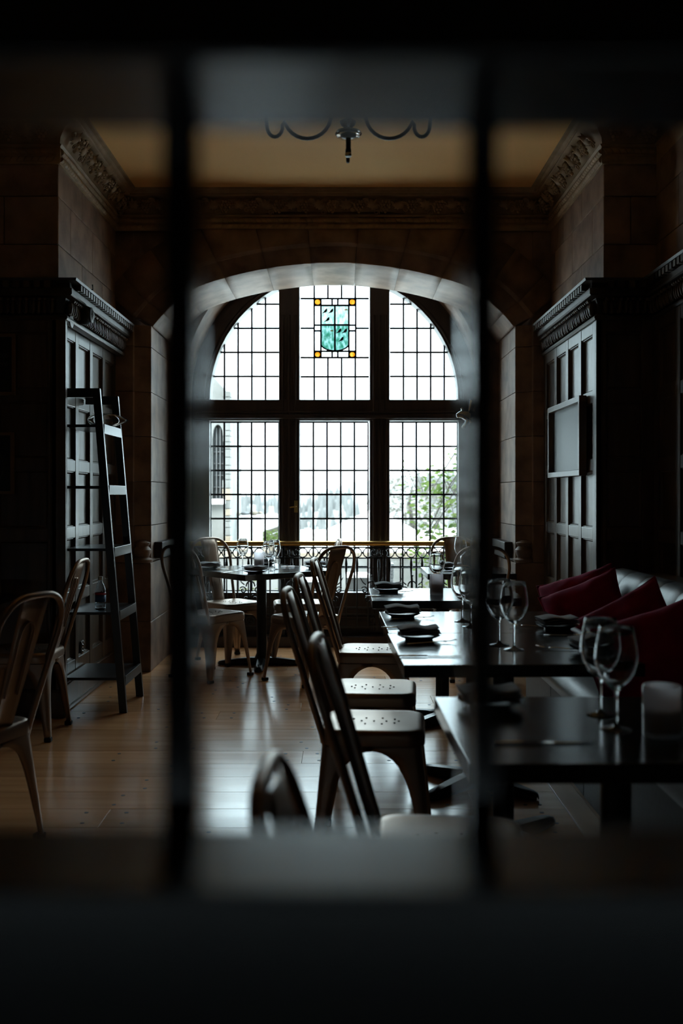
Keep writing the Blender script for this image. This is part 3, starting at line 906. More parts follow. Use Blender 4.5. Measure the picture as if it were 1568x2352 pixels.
# ------------------------------------------------------------------ chairs
def rsq(a, r, n=9):
    pts = []
    for q in range(4):
        cx_ = (a-r)*(1 if q in (0,3) else -1); cy_ = (a-r)*(1 if q in (0,1) else -1)
        for k in range(n):
            t = q*pi/2+pi/2*k/(n-1); pts.append((cx_+r*cos(t), cy_+r*sin(t)))
    return pts
def make_chair(label):
    t = thing('metal_chair', label, 'chair', group='brown metal café chairs')
    # seat
    mb = MB(); rings = []
    for a, r, z in ((.02,.015,.4445),(.10,.04,.4455),(.150,.05,.449),(.166,.055,.4495),(.174,.058,.446),(.179,.06,.438),(.181,.06,.425),(.181,.06,.398),(.177,.058,.397)):
        rings.append([(x*1.02,y_,z) for x,y_ in rsq(a,r)])
    n = len(rings[0]); vs = [p for r in rings for p in r]; fs = [tuple(range(n))]
    for i in range(len(rings)-1):
        for k in range(n): fs.append((i*n+k,i*n+(k+1)%n,(i+1)*n+(k+1)%n,(i+1)*n+k))
    mb.add(vs,fs); seat = mb.build('seat', M['chair'], t, smooth=50)
    hb_ = MB()
    for (hx,hy) in [(.0,.0),(.045,0),(-.045,0),(.09,0),(-.09,0),(.03,.045),(-.03,.045),(.03,-.045),(-.03,-.045),(.075,.03),(.075,-.03),(-.075,.03),(-.075,-.03)]:
        hb_.lathe([(.0036,.4440),(.0036,.4462+.0006*(abs(hx)>.07))],8,Matrix.Translation((hx,hy,.0012)))
    hb_.build('seat_holes', M['hole'], seat, kind='stuff')
    # legs: folded sheet corners that flow into an arched skirt
    lv = [(.40,1),(.388,1),(.378,1),(.3765,.93),(.372,.84),(.364,.74),(.350,.63),(.33,.53),(.30,.44),(.26,.365),(.2,.30),(.12,.245),(.06,.20),(.0,.17)]
    for sx_ in (1,-1):
        for sy_ in (1,-1):
            rows_ = []
            for z, w in lv:
                f = 1-z/.40
                cx_ = (.172+(.040 if sx_ > 0 else .034)*f**1.0); cy_ = .168+.036*f
                wl = w*.168 if w < 1 else cx_
                wl2 = w*.168 if w < 1 else cy_
                r = .03-.016*f
                row = [(cx_-wl,cy_),(cx_-wl*.6,cy_),(cx_-min(r,wl*.5),cy_)]
                for k in range(1,5):
                    a = pi/2-pi/2*k/4; row.append((cx_-r+r*cos(a),cy_-r+r*sin(a)))
                row += [(cx_,cy_-wl2*.6),(cx_,cy_-wl2)]
                rows_.append([(sx_*p[0],sy_*p[1],z) for p in row])
            mb = MB(); mb.grid(rows_)
            lg = mb.build('leg', M['chair'], t, smooth=40, solid=.003)
            lg.modifiers['solid'].offset = 1 if sx_*sy_ > 0 else -1
            mb = MB(); fx = .172+(.040 if sx_ > 0 else .034); fy = .168+.036
            mb.box(min(sx_*(fx-.033),sx_*(fx+.003)),max(sx_*(fx-.033),sx_*(fx+.003)),min(sy_*(fy-.033),sy_*(fy+.003)),max(sy_*(fy-.033),sy_*(fy+.003)),0,.022)
            mb.build('foot', M['rubber'], lg, bevel=.004)
    # cross brace under the seat
    mb = MB()
    for sg in (1,-1):
        mb.tube([(-.16,-.16*sg,.345),(0,0,.372),(.16,.16*sg,.345)],.007,6)
    mb.build('brace', M['chair'], t, smooth=60)
    # hoop back
    def bx(z): return -.172-.150*((z-.42)/.5)
    hoop = []
    for z, h in ((.36,.150),(.44,.152),(.52,.157),(.60,.164),(.68,.172),(.74,.179)): hoop.append((bx(z),h,z))
    zt, hh = .765, .182
    for k in range(0,13):
        a = pi/2*k/12
        hoop.append((bx(zt+.155*sin(a)**(.85)), hh*max(cos(a),0)**(.62), zt+.155*sin(a)**(.85)))
    full = hoop+[(x,-y_,z) for x,y_,z in reversed(hoop[:-1])]
    mb = MB(); mb.tube(full,.0115,10); mb.build('back_hoop', M['chair'], t, smooth=180)
    # splat
    rows_ = []
    for k in range(11):
        z = .425+.488*k/10; f = k/10
        h = .050+.028*f; bow = .012*sin(pi*f)
        rows_.append([(bx(z)+.004-bow*0+(.010*(1-(2*j/6-1)**2)), h*(2*j/6-1), z) for j in range(7)])
    mb = MB(); mb.grid(rows_); sp_ = mb.build('splat', M['chair'], t, smooth=60, solid=.003)
    mb = MB(); rg = []
    for k in range(15):
        f = k/14
        if f < .3: z = .56+.22*f/.3; h = .036
        elif f > .7: z = .78-.22*(f-.7)/.3; h = -.036
        else:
            a = pi*(f-.3)/.4; z = .78+.045*sin(a); h = .036*cos(a)
        rg.append((bx(z)+.012,h,z))
    mb.tube(rg,.0035,6); mb.tube([(x-.009,y_,z) for x,y_,z in rg],.0035,6); mb.build('splat_ridge', M['chair'], sp_, smooth=180)
    return t
chair0 = make_chair('brown metal café chair at the nearest table, third back along the row of tables')
CH = [ # x, y, heading in degrees, label
 (.255,2.38,-4.5,'brown metal chair whose seat is cut off by the screen sill, second from the viewer'),
 (.115,3.62,-4.5,'brown metal chair showing its whole pierced seat and front legs, beside the joined tables'),
 (.130,4.26,-4.5,'brown metal chair just behind the one whose pierced seat shows in full'),
 (.165,5.31,-4.5,'brown metal chair tucked under the table that carries a frosted candle and one glass'),
 (.225,1.24,-2,'nearest brown metal chair, only the top of its hoop back above the sill'),
 (-1.70,5.30,180,'brown metal chair beside the black ladder shelf, seen edge-on'),
 (-1.36,3.56,161,'big blurred brown metal chair at the left edge, in front of the ladder shelf chair'),
 (-.84,7.62,-47,'brown metal chair at the corner-turned table, back to the railing left of the glasses'),
 (-.915,6.94,52,'brown metal chair at the corner-turned table, half hidden behind the left screen upright'),
 (-.254,6.79,137,'brown metal chair at the corner-turned table, broad splat slanting before the railing'),
 (-.34,7.62,186,'brown metal chair at the corner-turned table, behind the chair with the broad splat'),
 (.89,7.66,-90,'brown metal chair against the railing at the table in the right corner of the bay'),
 (.93,6.91,90,'brown metal chair with round back turned to the viewer, at the right corner table'),
]
for i, (x,y,h,lab) in enumerate(CH):
    if i == 0:
        chair0.location = (x,y,0); chair0.rotation_euler = (0,0,radians(h)); chair0['label'] = lab
    else:
        copy_tree(chair0,(x,y,0),radians(h),lab)

# ------------------------------------------------------------------ tables
def make_table(name_label, x, y, w, d, rz, base_rz=45, th=.042, col=.037, H=.715):
    t = thing('dining_table', name_label, 'table', (x,y,0), radians(rz), group='black café tables')
    mb = MB(); mb.box(-w/2,w/2,-d/2,d/2,H-th,H); mb.build('tabletop', M['tabletop'], t, bevel=.003)
    mb = MB(); mb.lathe([(col*1.5,.045),(col*1.25,.07),(col,.09),(col,H-th-.02),(.12,H-th-.012),(.12,H-th)],20); mb.build('pedestal', M['iron'], t, smooth=35)
    for k in range(4):
        a = radians(base_rz)+k*pi/2
        mb = MB()
        rows_ = []
        for r, hw, zt in ((.0,.040,.062),(.10,.038,.058),(.22,.033,.045),(.29,.030,.036),(.315,.022,.03),(.325,.008,.022)):
            rows_.append([(r,-hw,.006),(r,-hw,zt*.6),(r,-hw*.6,zt),(r,hw*.6,zt),(r,hw,zt*.6),(r,hw,.006)])
        mb.grid(rows_,Matrix.Rotation(a,4,'Z'))
        mb.build('foot', M['iron'], t, smooth=50, solid=.004)
    return t
TH = .715
make_table('black square table nearest the viewer on the right, wine glass pair and candle on it',.655,2.39,.80,.68,.5)
make_table('black table in the middle of the right row, nearer half of the joined pair',.585,3.61,.79,.735,1.5)
make_table('black table joined behind the middle one, two glasses on its near left',.575,4.345,.79,.728,1)
make_table('black table with frosted candle and single glass below the right mullion',.555,5.53,.80,.70,0)
make_table('black square table turned cornerwise on the left before the window',-.60,7.40,.83,.83,38.5,base_rz=-38.5)
make_table('black table in the dark at the left edge behind the blurred chair',-2.215,5.24,.74,.70,0)
make_table('black table in the right corner of the bay before the railing',.905,7.26,.62,.64,0)

# ------------------------------------------------------------------ tableware
GP = [(.036,0),(.036,.002),(.030,.004),(.012,.007),(.0055,.012),(.0042,.02),(.0040,.08),(.0050,.092),(.014,.098),(.030,.112),(.043,.135),(.050,.160),(.0505,.172),(.048,.195),(.043,.222),(.0385,.243),(.0375,.2435),(.0420,.222),(.0468,.195),(.0490,.172),(.0485,.160),(.0415,.136),(.029,.1145),(.014,.1015),(.002,.0985)]
gm = MB(); gm.lathe(GP,28); gme = None
def make_glass(label, x, y, s=1.0, z=TH):
    global gme
    t = thing('wine_glass', label, 'glass', (x,y,z), 0, group='stemmed wine glasses')
    if gme is None:
        o = gm.build('bowl_and_stem', M['wineglass'], None, smooth=60); gme = o.data; o.parent = t
    else:
        o = link('bowl_and_stem', gme, t)
    t.scale = (s,s,s)
    return t
for x,y,s,l in ((.648,2.50,1,'farther of the two big wine glasses on the nearest table'),(.645,2.345,1,'nearer of the two big wine glasses on the nearest table'),
    (.522,4.34,1,'rear wine glass of the pair left of the right screen upright'),(.535,4.16,1,'front wine glass of the pair left of the right screen upright'),
    (.578,3.66,1,'wine glass on the middle table partly hidden by the right screen upright'),(.612,3.55,1,'wine glass just right of the right screen upright on the middle table'),
    (-.753,7.52,.9,'left wine glass on the corner-turned table, beside the frosted candle'),(-.53,7.17,.9,'middle wine glass on the corner-turned table right of the candle'),(-.50,7.34,.9,'rightmost of the three wine glasses on the corner-turned table'),
    (.545,5.74,.92,'single wine glass behind the frosted candle below the leafy window light'),
    (.88,7.42,.95,'left wine glass on the table in the right corner of the bay'),(.995,7.36,.95,'right wine glass on the table in the right corner of the bay')):
    make_glass(l,x,y,s)

def make_candle(label, x, y, r=.037, h=.112):
    t = thing('candle_holder', label, 'candle', (x,y,TH), 0, group='frosted candle holders')
    mb = MB(); mb.lathe([(r*.96,0),(r,.004),(r,h-.003),(r-.002,h),(r-.005,h-.002),(r-.005,.012),(.001,.011)],28); mb.build('holder', M['frost'], t, smooth=40)
    mb = MB(); mb.lathe([(r-.006,.0125),(r-.006,h*.55),(r*.5,h*.56),(.004,h*.55)],20); mb.build('candle', M['wax'], t, smooth=40)
    mb = MB(); mb.tube([(0,0,h*.55),(.001,0,h*.55+.012)],.0012,6); mb.build('wick', M['hole'], t)
    return t
make_candle('large frosted white candle holder at the right edge on the nearest table',.735,2.29,.0435,.116)
make_candle('frosted candle holder in front of a wine glass at the right of the window',.52,5.50)
make_candle('frosted candle holder between wine glasses on the corner-turned table',-.632,7.55,.038,.113)
make_candle('frosted candle holder in the dark corner at the left edge',-2.1,5.35)

plate_me = None; nap_me = {}
def napkin_mesh(m):
    rn = random.Random(11); mb = MB()
    for L in range(4):
        zb_ = .0+.0085*L; ox, oy = rn.uniform(-.005,.005), rn.uniform(-.004,.004)
        nx, ny = 14, 8
        for top in (0,1):
            rows_ = []
            for i in range(nx+1):
                row = []
                for j in range(ny+1):
                    x = -.075+.15*i/nx+ox; y_ = -.055+.11*j/ny+oy
                    e = 1-max(abs(2*i/nx-1),abs(2*j/ny-1))**8
                    wv = .0035*sin(x*55+L)*(.4+.6*L/3)+.002*noise.noise(Vector((x*20,y_*20,L*3)))
                    row.append((x*(1+.04*(j/ny-.5)),y_,zb_+wv+(.0066 if top else .0006)*(.45+.55*e)))
                rows_.append(row)
            mb.grid(rows_)
        # close the edge
        def edge(i,j,top):
            x = -.075+.15*i/nx+ox; y_ = -.055+.11*j/ny+oy
            e = 1-max(abs(2*i/nx-1),abs(2*j/ny-1))**8
            wv = .0035*sin(x*55+L)*(.4+.6*L/3)+.002*noise.noise(Vector((x*20,y_*20,L*3)))
            return (x*(1+.04*(j/ny-.5)),y_,zb_+wv+(.0066 if top else .0006)*(.45+.55*e))
        ring = [(i,0) for i in range(nx)]+[(nx,j) for j in range(ny)]+[(i,ny) for i in range(nx,0,-1)]+[(0,j) for j in range(ny,0,-1)]
        mb.grid([[edge(i,j,0) for i,j in ring+[ring[0]]],[edge(i,j,1) for i,j in ring+[ring[0]]]])
    return mb
def make_place(x, y, rz, where, napm='napkin', z=TH):
    global plate_me
    t = tag(None or bpy.data.objects.new('side_plate', plate_me), 'black stoneware dish '+where, 'plate', 'black side dishes')
    if plate_me is None:
        mb = MB(); mb.lathe([(.052,0),(.054,.003),(.054,.006),(.070,.011),(.086,.019),(.088,.021),(.085,.0215),(.068,.014),(.05,.0095),(.001,.0085)],32)
        tmp = mb.build('side_plate', M['plate'], None, smooth=50); plate_me = tmp.data
        bpy.data.objects.remove(t); t = tag(tmp, 'black stoneware dish '+where, 'plate', 'black side dishes')
    else: COL.objects.link(t)
    t.location = (x,y,z); t.rotation_euler = (0,0,radians(rz))
    if napm not in nap_me:
        o = napkin_mesh(napm).build('folded_napkin', M[napm], None, smooth=60); nap_me[napm] = o.data
    else:
        o = link('folded_napkin', nap_me[napm])
    o.location = (x,y,z+.0215); o.rotation_euler = (0,0,radians(rz))
    tag(o, ('grey' if 'grey' in napm else 'charcoal')+' folded napkin lying '+where.replace('under','on the dish'), 'napkin', 'folded napkins')
make_place(.385,2.60,4,'half behind the right screen upright on the nearest table')
make_place(.292,3.80,3,'at the left of the middle table, nearest in clear view')
make_place(.272,4.50,2,'at the left of the table joined behind the middle one')
make_place(.262,5.66,2,'at the left of the table with the single glass')
make_place(.885,4.10,6,'across the joined table beside the bench, farther one','napkin_grey')
make_place(.885,3.50,4,'across the middle table beside the bench, seen through two glasses','napkin_grey')
make_place(-.61,6.98,40,'at the near corner of the corner-turned table')
make_place(-.985,7.36,38,'at the left corner of the corner-turned table','napkin_grey')
make_place(-.20,7.46,40,'at the right corner of the corner-turned table')
make_place(-.60,7.78,40,'behind the candle on the corner-turned table')
make_place(.80,7.30,0,'on the table in the right corner of the bay','napkin_grey')

def fork_mesh():
    mb = MB()
    prof = [(-.095,.009,.002),(-.06,.0075,.003),(0,.004,.005),(.03,.0032,.007),(.045,.006,.0062),(.055,.0115,.005)]
    rows_ = [[(x,-w,z),(x,0,z+.0012),(x,w,z)] for x,w,z in prof]
    mb.grid(rows_)
    for k in range(4):
        yk = -.0095+.00633*k
        mb.grid([[(.053,yk-.0022,.0052),(.053,yk+.0022,.0052)],[(.075,yk-.0019,.0055),(.075,yk+.0019,.0055)],[(.10,yk-.0008,.011),(.10,yk+.0008,.011)]])
    return mb
def knife_mesh():
    mb = MB()
    mb.grid([[(-.11,-.007,.003),(-.11,0,.006),(-.11,.007,.003)],[(-.06,-.0075,.003),(-.06,0,.007),(-.06,.0075,.003)],[(-.005,-.005,.003),(-.005,0,.006),(-.005,.005,.003)]])
    mb.grid([[(-.005,-.006,.003),(-.005,.005,.003)],[(.03,-.0095,.003),(.03,.006,.003)],[(.08,-.0095,.003),(.08,.006,.003)],[(.11,-.002,.003),(.11,.005,.003)]])
    return mb
fk = fork_mesh().build('fork', M['steel'], None, smooth=60, solid=.0016); kn = knife_mesh().build('knife', M['steel'], None, smooth=60, solid=.0018)
def cutlery(o, x, y, rz, label, cat, first, tilt=0, z=TH):
    c = o if first else o.copy()
    if not first: COL.objects.link(c)
    c.location = (x,y,z+.001); c.rotation_euler = (0,tilt,radians(rz))
    tag(c,label,cat,'steel '+cat+'s')
FK = [(.40,2.62,22,'steel fork with bright tines by the right screen upright on the nearest table'),
 (.33,3.70,14,'steel fork before the napkin on the left of the middle table'),
 (.31,4.43,10,'steel fork before the napkin on the joined table behind'),
 (.30,5.60,8,'steel fork beside the napkin on the single-glass table'),
 (.80,4.16,170,'steel fork left of the farther bench-side napkin'),
 (.79,3.55,165,'steel fork left of the bench-side napkin seen through glasses'),
 (-.80,7.05,60,'steel fork at the left front of the corner-turned table'),
 (-.16,7.22,130,'steel fork near the right corner of the corner-turned table'),
 (.75,7.14,0,'steel fork on the table in the right corner of the bay')]
for i,(x,y,r,l) in enumerate(FK): cutlery(fk,x,y,r,l,'fork',i==0)
KN = [(.45,2.215,2,'steel knife across the front of the nearest table'),
 (.295,3.395,0,'steel knife lying alone in the reflection at the front left of the middle table'),
 (.235,5.39,0,'steel knife at the near left edge of the single-glass table'),
 (.90,3.90,176,'steel knife by the farther bench-side napkin'),
 (-.83,7.28,-20,'steel knife left of the candle on the corner-turned table'),
 (-.36,7.60,8,'steel knife right of the glasses on the corner-turned table'),
 (.27,4.12,0,'steel knife along the seam of the two joined tables')]
for i,(x,y,r,l) in enumerate(KN): cutlery(kn,x,y,r,l,'knife',i==0)

# ------------------------------------------------------------------ ladder shelf
YA, YZ = 5.79, 6.26
lad = thing('ladder_shelf','black lacquered ladder shelf leaning on the left panelling','shelf',(0,0,0))
def lx(z): return -1.272-.157*(z/1.88)
for yy, nm in ((YA,'upright'),(YZ,'upright')):
    mb = MB()
    mb.prism([(lx(0)-.022,0),(lx(0)+.022,0),(lx(1.885)+.022,1.885),(lx(1.885)-.022,1.885)],'y',yy-.014,yy+.014)
    mb.build(nm, M['ladder'], lad, bevel=.002)
    mb = MB(); mb.box(-1.612,lx(1.86)+.018,yy-.013,yy+.013,1.833,1.885); mb.build('top_rail', M['ladder'], lad, bevel=.002)
for zt in (1.675,1.318,.955,.585,.205):
    xf = lx(zt)+.014
    mb = MB(); mb.box(-1.612,xf,YA-.012,YZ+.012,zt-.016,zt); mb.build('shelf_board', M['ladder'], lad, bevel=.002)
    mb = MB(); mb.box(xf-.004,xf+.012,YA+.014,YZ-.014,zt-.052,zt+.004); mb.build('front_rung', M['ladder'], lad, bevel=.002)
mb = MB(); mb.box(-1.612,lx(1.86)+.016,YZ-.012,YZ+.012,1.84,1.88); mb.build('top_rail', M['ladder'], lad, bevel=.002)
# clear glass ornament, lying on the second shelf
mb = MB()
pr = [(.002,-.115),(.016,-.108),(.032,-.085),(.040,-.045),(.041,.0),(.037,.045),(.026,.085),(.012,.112),(.006,.124),(.002,.128)]
inn = [(max(r-.006,.0015),x*.94) for r,x in reversed(pr)]
mb.lathe(pr+inn,24,caps=False)
go = mb.build('glass_ornament', M['wineglass'], None, smooth=60)
go.location = (-1.425,6.02,1.718); go.rotation_euler = (0,pi/2,radians(12))
tag(go,'clear glass torpedo-shaped ornament lying on the ladder shelf below its top','ornament')
mb = MB()
mb.grid([[(-.004,0,0),(.004,0,0)],[(-.009,.01,.03),(.009,.01,.03)],[(-.002,.03,.065),(.002,.03,.065)]])
mb.grid([[(-.004,0,0),(.004,0,0)],[(-.007,-.012,.025),(.007,-.012,.025)],[(-.002,-.02,.05),(.002,-.02,.05)]])
sl = at(227,905,5.95)
o = mb.build('paper_slip', M['detector'], None, solid=.0006); o.location = (sl.x,sl.y,1.84)
tag(o,'small pale paper slip sticking up at the top of the ladder shelf','slip')
# water bottle
bt = thing('water_bottle','clear plastic water bottle with blue and red label on the ladder shelf','bottle',(-1.44,5.93,.585))
mb = MB(); mb.lathe([(.026,0),(.031,.006),(.0315,.03),(.0305,.034),(.0315,.04),(.0315,.10),(.030,.12),(.022,.145),(.013,.162),(.0125,.178),(.0115,.178),(.0118,.162),(.021,.144),(.029,.119),(.0305,.10),(.0305,.04),(.0305,.007),(.003,.003)],24); mb.build('bottle_body', M['bottle'], bt, smooth=50)
mb = MB(); mb.lathe([(.0322,.045),(.0322,.085)],24,caps=False); mb.build('blue_label', M['bottle_blue'], bt, smooth=60, solid=.0004)
mb = MB(); mb.lathe([(.0322,.086),(.0322,.100)],24,caps=False); mb.build('red_label', M['bottle_red'], bt, smooth=60, solid=.0004)
mb = MB(); mb.lathe([(.0145,.174),(.0145,.193),(.012,.196)],18); mb.build('cap', M['bottle_red'] if False else M['detector'], bt, smooth=40)

# ------------------------------------------------------------------ things on the left wall
sk = thing('spotlight','black round speaker hung under the left cornice with a looping cable','speaker',(0,0,0))
c = at(193,724,5.93)
mb = MB(); mb.ball((c.x,c.y,c.z),(.062,.062,.058),None,20,12); mb.build('speaker_body', M['speaker'], sk, smooth=180)
mb = MB(); mb.lathe([(.040,0),(.046,.004),(.046,.012),(.03,.018)],20,Matrix.Translation((c.x+.035,c.y,c.z)) @ Matrix.Rotation(pi/2,4,'Y')); mb.build('speaker_grille', M['speaker'], sk, smooth=40)
mb = MB(); mb.tube([(c.x-.02,c.y,c.z+.05),(c.x-.05,c.y-.01,c.z+.09),(XL+.14,c.y-.02,c.z+.15),(XL+.145,c.y-.05,c.z+.17)],.004,6)
mb.tube([(c.x-.05,c.y,c.z-.02),(c.x-.09,c.y-.05,c.z-.055),(c.x-.10,c.y-.10,c.z-.03),(c.x-.09,c.y-.14,c.z-.09)],.004,6); mb.build('cable', M['speaker'], sk, smooth=180)
mb = MB(); mb.tube([(c.x-.03,c.y,c.z),(XL+.05,c.y,c.z+.03)],.008,8); mb.build('bracket', M['speaker'], sk, smooth=60)
dp = at(155,742,5.80)
mb = MB(); mb.lathe([(.038,-.003),(.040,0),(.038,.004),(.002,.005)],24,Matrix.Translation((XL+.058,5.74,dp.z)) @ Matrix.Rotation(pi/2,4,'Y'))
o = mb.build('wall_disc', M['disc'], None, smooth=40); tag(o,'small pale grey round cover hung at the corner of the left panelling','cover plate')
so_ = thing('wall_socket','small carved metal socket plate low on the left panelling','socket',(XL-.014,6.24,.30))
mb = MB(); mb.box(0,.006,-.035,.035,-.052,.052); mb.build('socket_plate', M['iron'], so_, bevel=.002)
mb = MB()
for dz in (-.02,.02):
    mb.ball((.008,0,dz),(.004,.018,.014),None,10,5)
    for dy in (-.02,.02): mb.ball((.007,dy,dz*2),(.003,.006,.006),None,6,4)
mb.build('socket_relief', M['chrome'], so_, smooth=180)
# framed prints on the dark pier
for v0, v1, lab, k in ((767,908,'upper framed print with faint lettering on the dark left wall',0),(993,1135,'lower framed print with a faint round drawing on the dark left wall',1)):
    yy = YP-.05
    p0, p1 = at(0,v1,yy), at(35.5 if k == 0 else 32.5,v0,yy)
    x1 = p1.x; x0 = x1-.30; z0, z1 = p0.z, p1.z
    pf = thing('framed_print',lab,'picture',((x0+x1)/2,yy,(z0+z1)/2))
    w, h = (x1-x0)/2, (z1-z0)/2
    fw = .018
    mb = MB(); mb.box(-w+fw,w-fw,-.004,.008,-h+fw,h-fw); pr_ = mb.build('print', M['print'], pf)
    for (a,b,c_,d_) in ((-w,w,h-fw,h),(-w,w,-h,-h+fw),(-w,-w+fw,-h+fw,h-fw),(w-fw,w,-h+fw,h-fw)):
        mb = MB(); mb.box(a,b,-.014,.010,c_,d_); mb.build('frame_side', M['pic_frame'], pf, bevel=.002)
    mk = MB()
    if k == 0:
        for j, zz in enumerate((.05,.0)):
            for i in range(6):
                xx = .02+i*.016
                mk.tube([(xx+.006*cos(a*.8),-.0048,zz+.010*sin(a*.8)) for a in range(7+i%3)],.0012,5)
    else:
        mk.tube([(.06*cos(a*pi/24),-.0048,.08*sin(a*pi/24)-.02) for a in range(49)],.0012,5)
        mk.tube([(.09*cos(a*pi/24),-.0048,.11*sin(a*pi/24)-.02) for a in range(-12,13)],.0010,5)
    mk.build('faint_drawing', M['print_mark'], pf)

# blackboard on the right wall
bb = thing('blackboard','blank grey board in a thick wooden frame on the right panelling','board',(XR-.055,6.30,1.615))
w, h = .45, .236
mb = MB(); mb.box(-.012,.0,-w+.03,w-.03,-h+.03,h-.03); mb.build('board_face', M['board'], bb)
for (a,b,c_,d_) in ((-w,w,h-.035,h),(-w,w,-h,-h+.035),(-w,-w+.035,-h+.035,h-.035),(w-.035,w,-h+.035,h-.035)):
    mb = MB(); mb.box(-.045,.0,a,b,c_,d_); mb.build('frame_side', M['oak'], bb, bevel=.003)

# ------------------------------------------------------------------ bench along the right wall
bn = thing('banquette','long black leather bench with a channelled rolled back along the right wall','bench',(0,0,0))
BY0, BY1 = .9, 5.50
bprof = [(1.375,.40),(1.390,.50),(1.405,.60),(1.418,.68),(1.428,.745),(1.440,.79),(1.462,.828),(1.495,.852),(1.535,.860),(1.575,.852),(1.605,.828),(1.62,.79),(1.63,.70),(1.63,.40)]
cwid = .29; cme = None; yy = BY1
n_ch = int((BY1-BY0)/cwid)
rows_ = []
for j in range(9):
    t = j/8; bul = .006*(1-(2*t-1)**6)**.5-.003*(abs(2*t-1) > .99)
    row = []
    for i, (x,z) in enumerate(bprof):
        p = bprof[max(i-1,0)]; q = bprof[min(i+1,len(bprof)-1)]
        d = Vector((q[0]-p[0],q[1]-p[1])).normalized(); nn = Vector((-d.y,d.x))
        row.append((x+nn.x*bul, t*cwid, z+nn.y*bul))
    rows_.append(row)
chm = MB(); chm.grid(rows_)
ch0 = None
for k in range(n_ch):
    if ch0 is None: ch0 = chm.build('back_channel', M['leather'], bn, smooth=180, loc=(0,BY1-cwid,0))
    else: part_copy(ch0, bn, Matrix.Translation((0,BY1-cwid*(k+1),0)))
mb = MB()
mb.prism([(1.39,.40)]+[(x+.004,z-.004) for x,z in bprof[1:]],'y',BY1-.002,BY1+.02); mb.prism([(1.39,.40)]+[(x+.01,z-.012) for x,z in bprof[1:]],'y',BY0,BY1-.002); mb.build('back_core', M['leather'], bn, bevel=.008)
mb = MB(); mb.box(1.60,1.76,BY0,BY1,0,.84); mb.build('back_board', M['oak'], bn)
mb = MB()
rows_ = []
for x,z in ((1.005,.345),(.985,.36),(.975,.39),(.98,.42),(1.0,.440),(1.05,.452),(1.2,.456),(1.36,.45),(1.42,.42)): rows_.append([(x,BY0,z),(x,BY1,z)])
mb.grid(rows_); mb.build('seat_cushion', M['leather'], bn, smooth=180)
k = 0; yy = BY1
while yy > BY0+.1:
    y2 = max(yy-.66,BY0)
    mb = MB(); mb.box(1.012,1.05,y2+.003,yy-.003,.0,.345); mb.build('base_panel', M['leather_base'], bn, bevel=.004); yy = y2
mb = MB(); mb.box(1.04,1.6,BY0,BY1,.001,.36); mb.build('bench_carcass', M['oak'], bn)

# cushions
def make_cushion(label, Mx, size=.44, seed=0):
    N_ = 22; mb = MB(); rn = seed*7.3
    def P(i,j,s):
        u, v = 2*i/N_-1, 2*j/N_-1
        k = 1-.10*(1-abs(u)**2.0)*abs(v)**3; k2 = 1-.10*(1-abs(v)**2.0)*abs(u)**3
        th = .085*((1-u*u)*(1-v*v))**.42
        wr = .010*noise.noise(Vector((u*2.2+rn,v*2.2,s)))+.004*noise.noise(Vector((u*6+rn,v*6,s)))
        crease = -.012*math.exp(-((u-v*.2)/.18)**2)*max(0,v)
        e = (1-u**8)*(1-v**8)
        return (u*size/2*k2, v*size/2*k, s*(th+(wr+crease)*e))
    for s in (1,-1): mb.grid([[P(i,j,s) for j in range(N_+1)] for i in range(N_+1)])
    o = mb.build('cushion', M['velvet'], None, smooth=180)
    # welt along the rim as a part
    rim = [P(i,0,1) for i in range(N_)]+[P(N_,j,1) for j in range(N_)]+[P(i,N_,1) for i in range(N_,0,-1)]+[P(0,j,1) for j in range(N_,0,-1)]
    mb = MB(); mb.tube([(p[0],p[1],0) for p in rim],.004,6,closed=True); mb.build('welt', M['velvet'], o, smooth=180)
    o.matrix_world = Mx
    tag(o,label,'cushion','crimson velvet cushions')
    return o
def cush(c, normal, roll):
    """corner-up cushion with its face towards normal"""
    n = Vector(normal).normalized(); up = Vector((0,0,1)); xax = up.cross(n).normalized(); yax = n.cross(xax)
    R = Matrix((xax,yax,n)).transposed().to_4x4()
    return Matrix.Translation(c) @ R @ Matrix.Rotation(roll,4,'Z')
make_cushion('crimson velvet cushion at the far end of the bench, behind its twin', cush((1.235,5.19,.670),(-.52,-.68,.50),radians(22)),.42,1)
make_cushion('crimson velvet cushion leaning in front of the far one, left of the bench back', cush((1.225,4.98,.650),(-.50,-.72,.48),radians(27)),.42,2)
make_cushion('crimson velvet cushion with its point up, nearer on the bench', cush((1.185,4.10,.660),(-.50,-.72,.46),radians(34)),.43,3)
make_cushion('nearest crimson velvet cushion, cut by the right edge', cush((1.225,3.80,.640),(-.48,-.74,.50),radians(24)),.45,4)

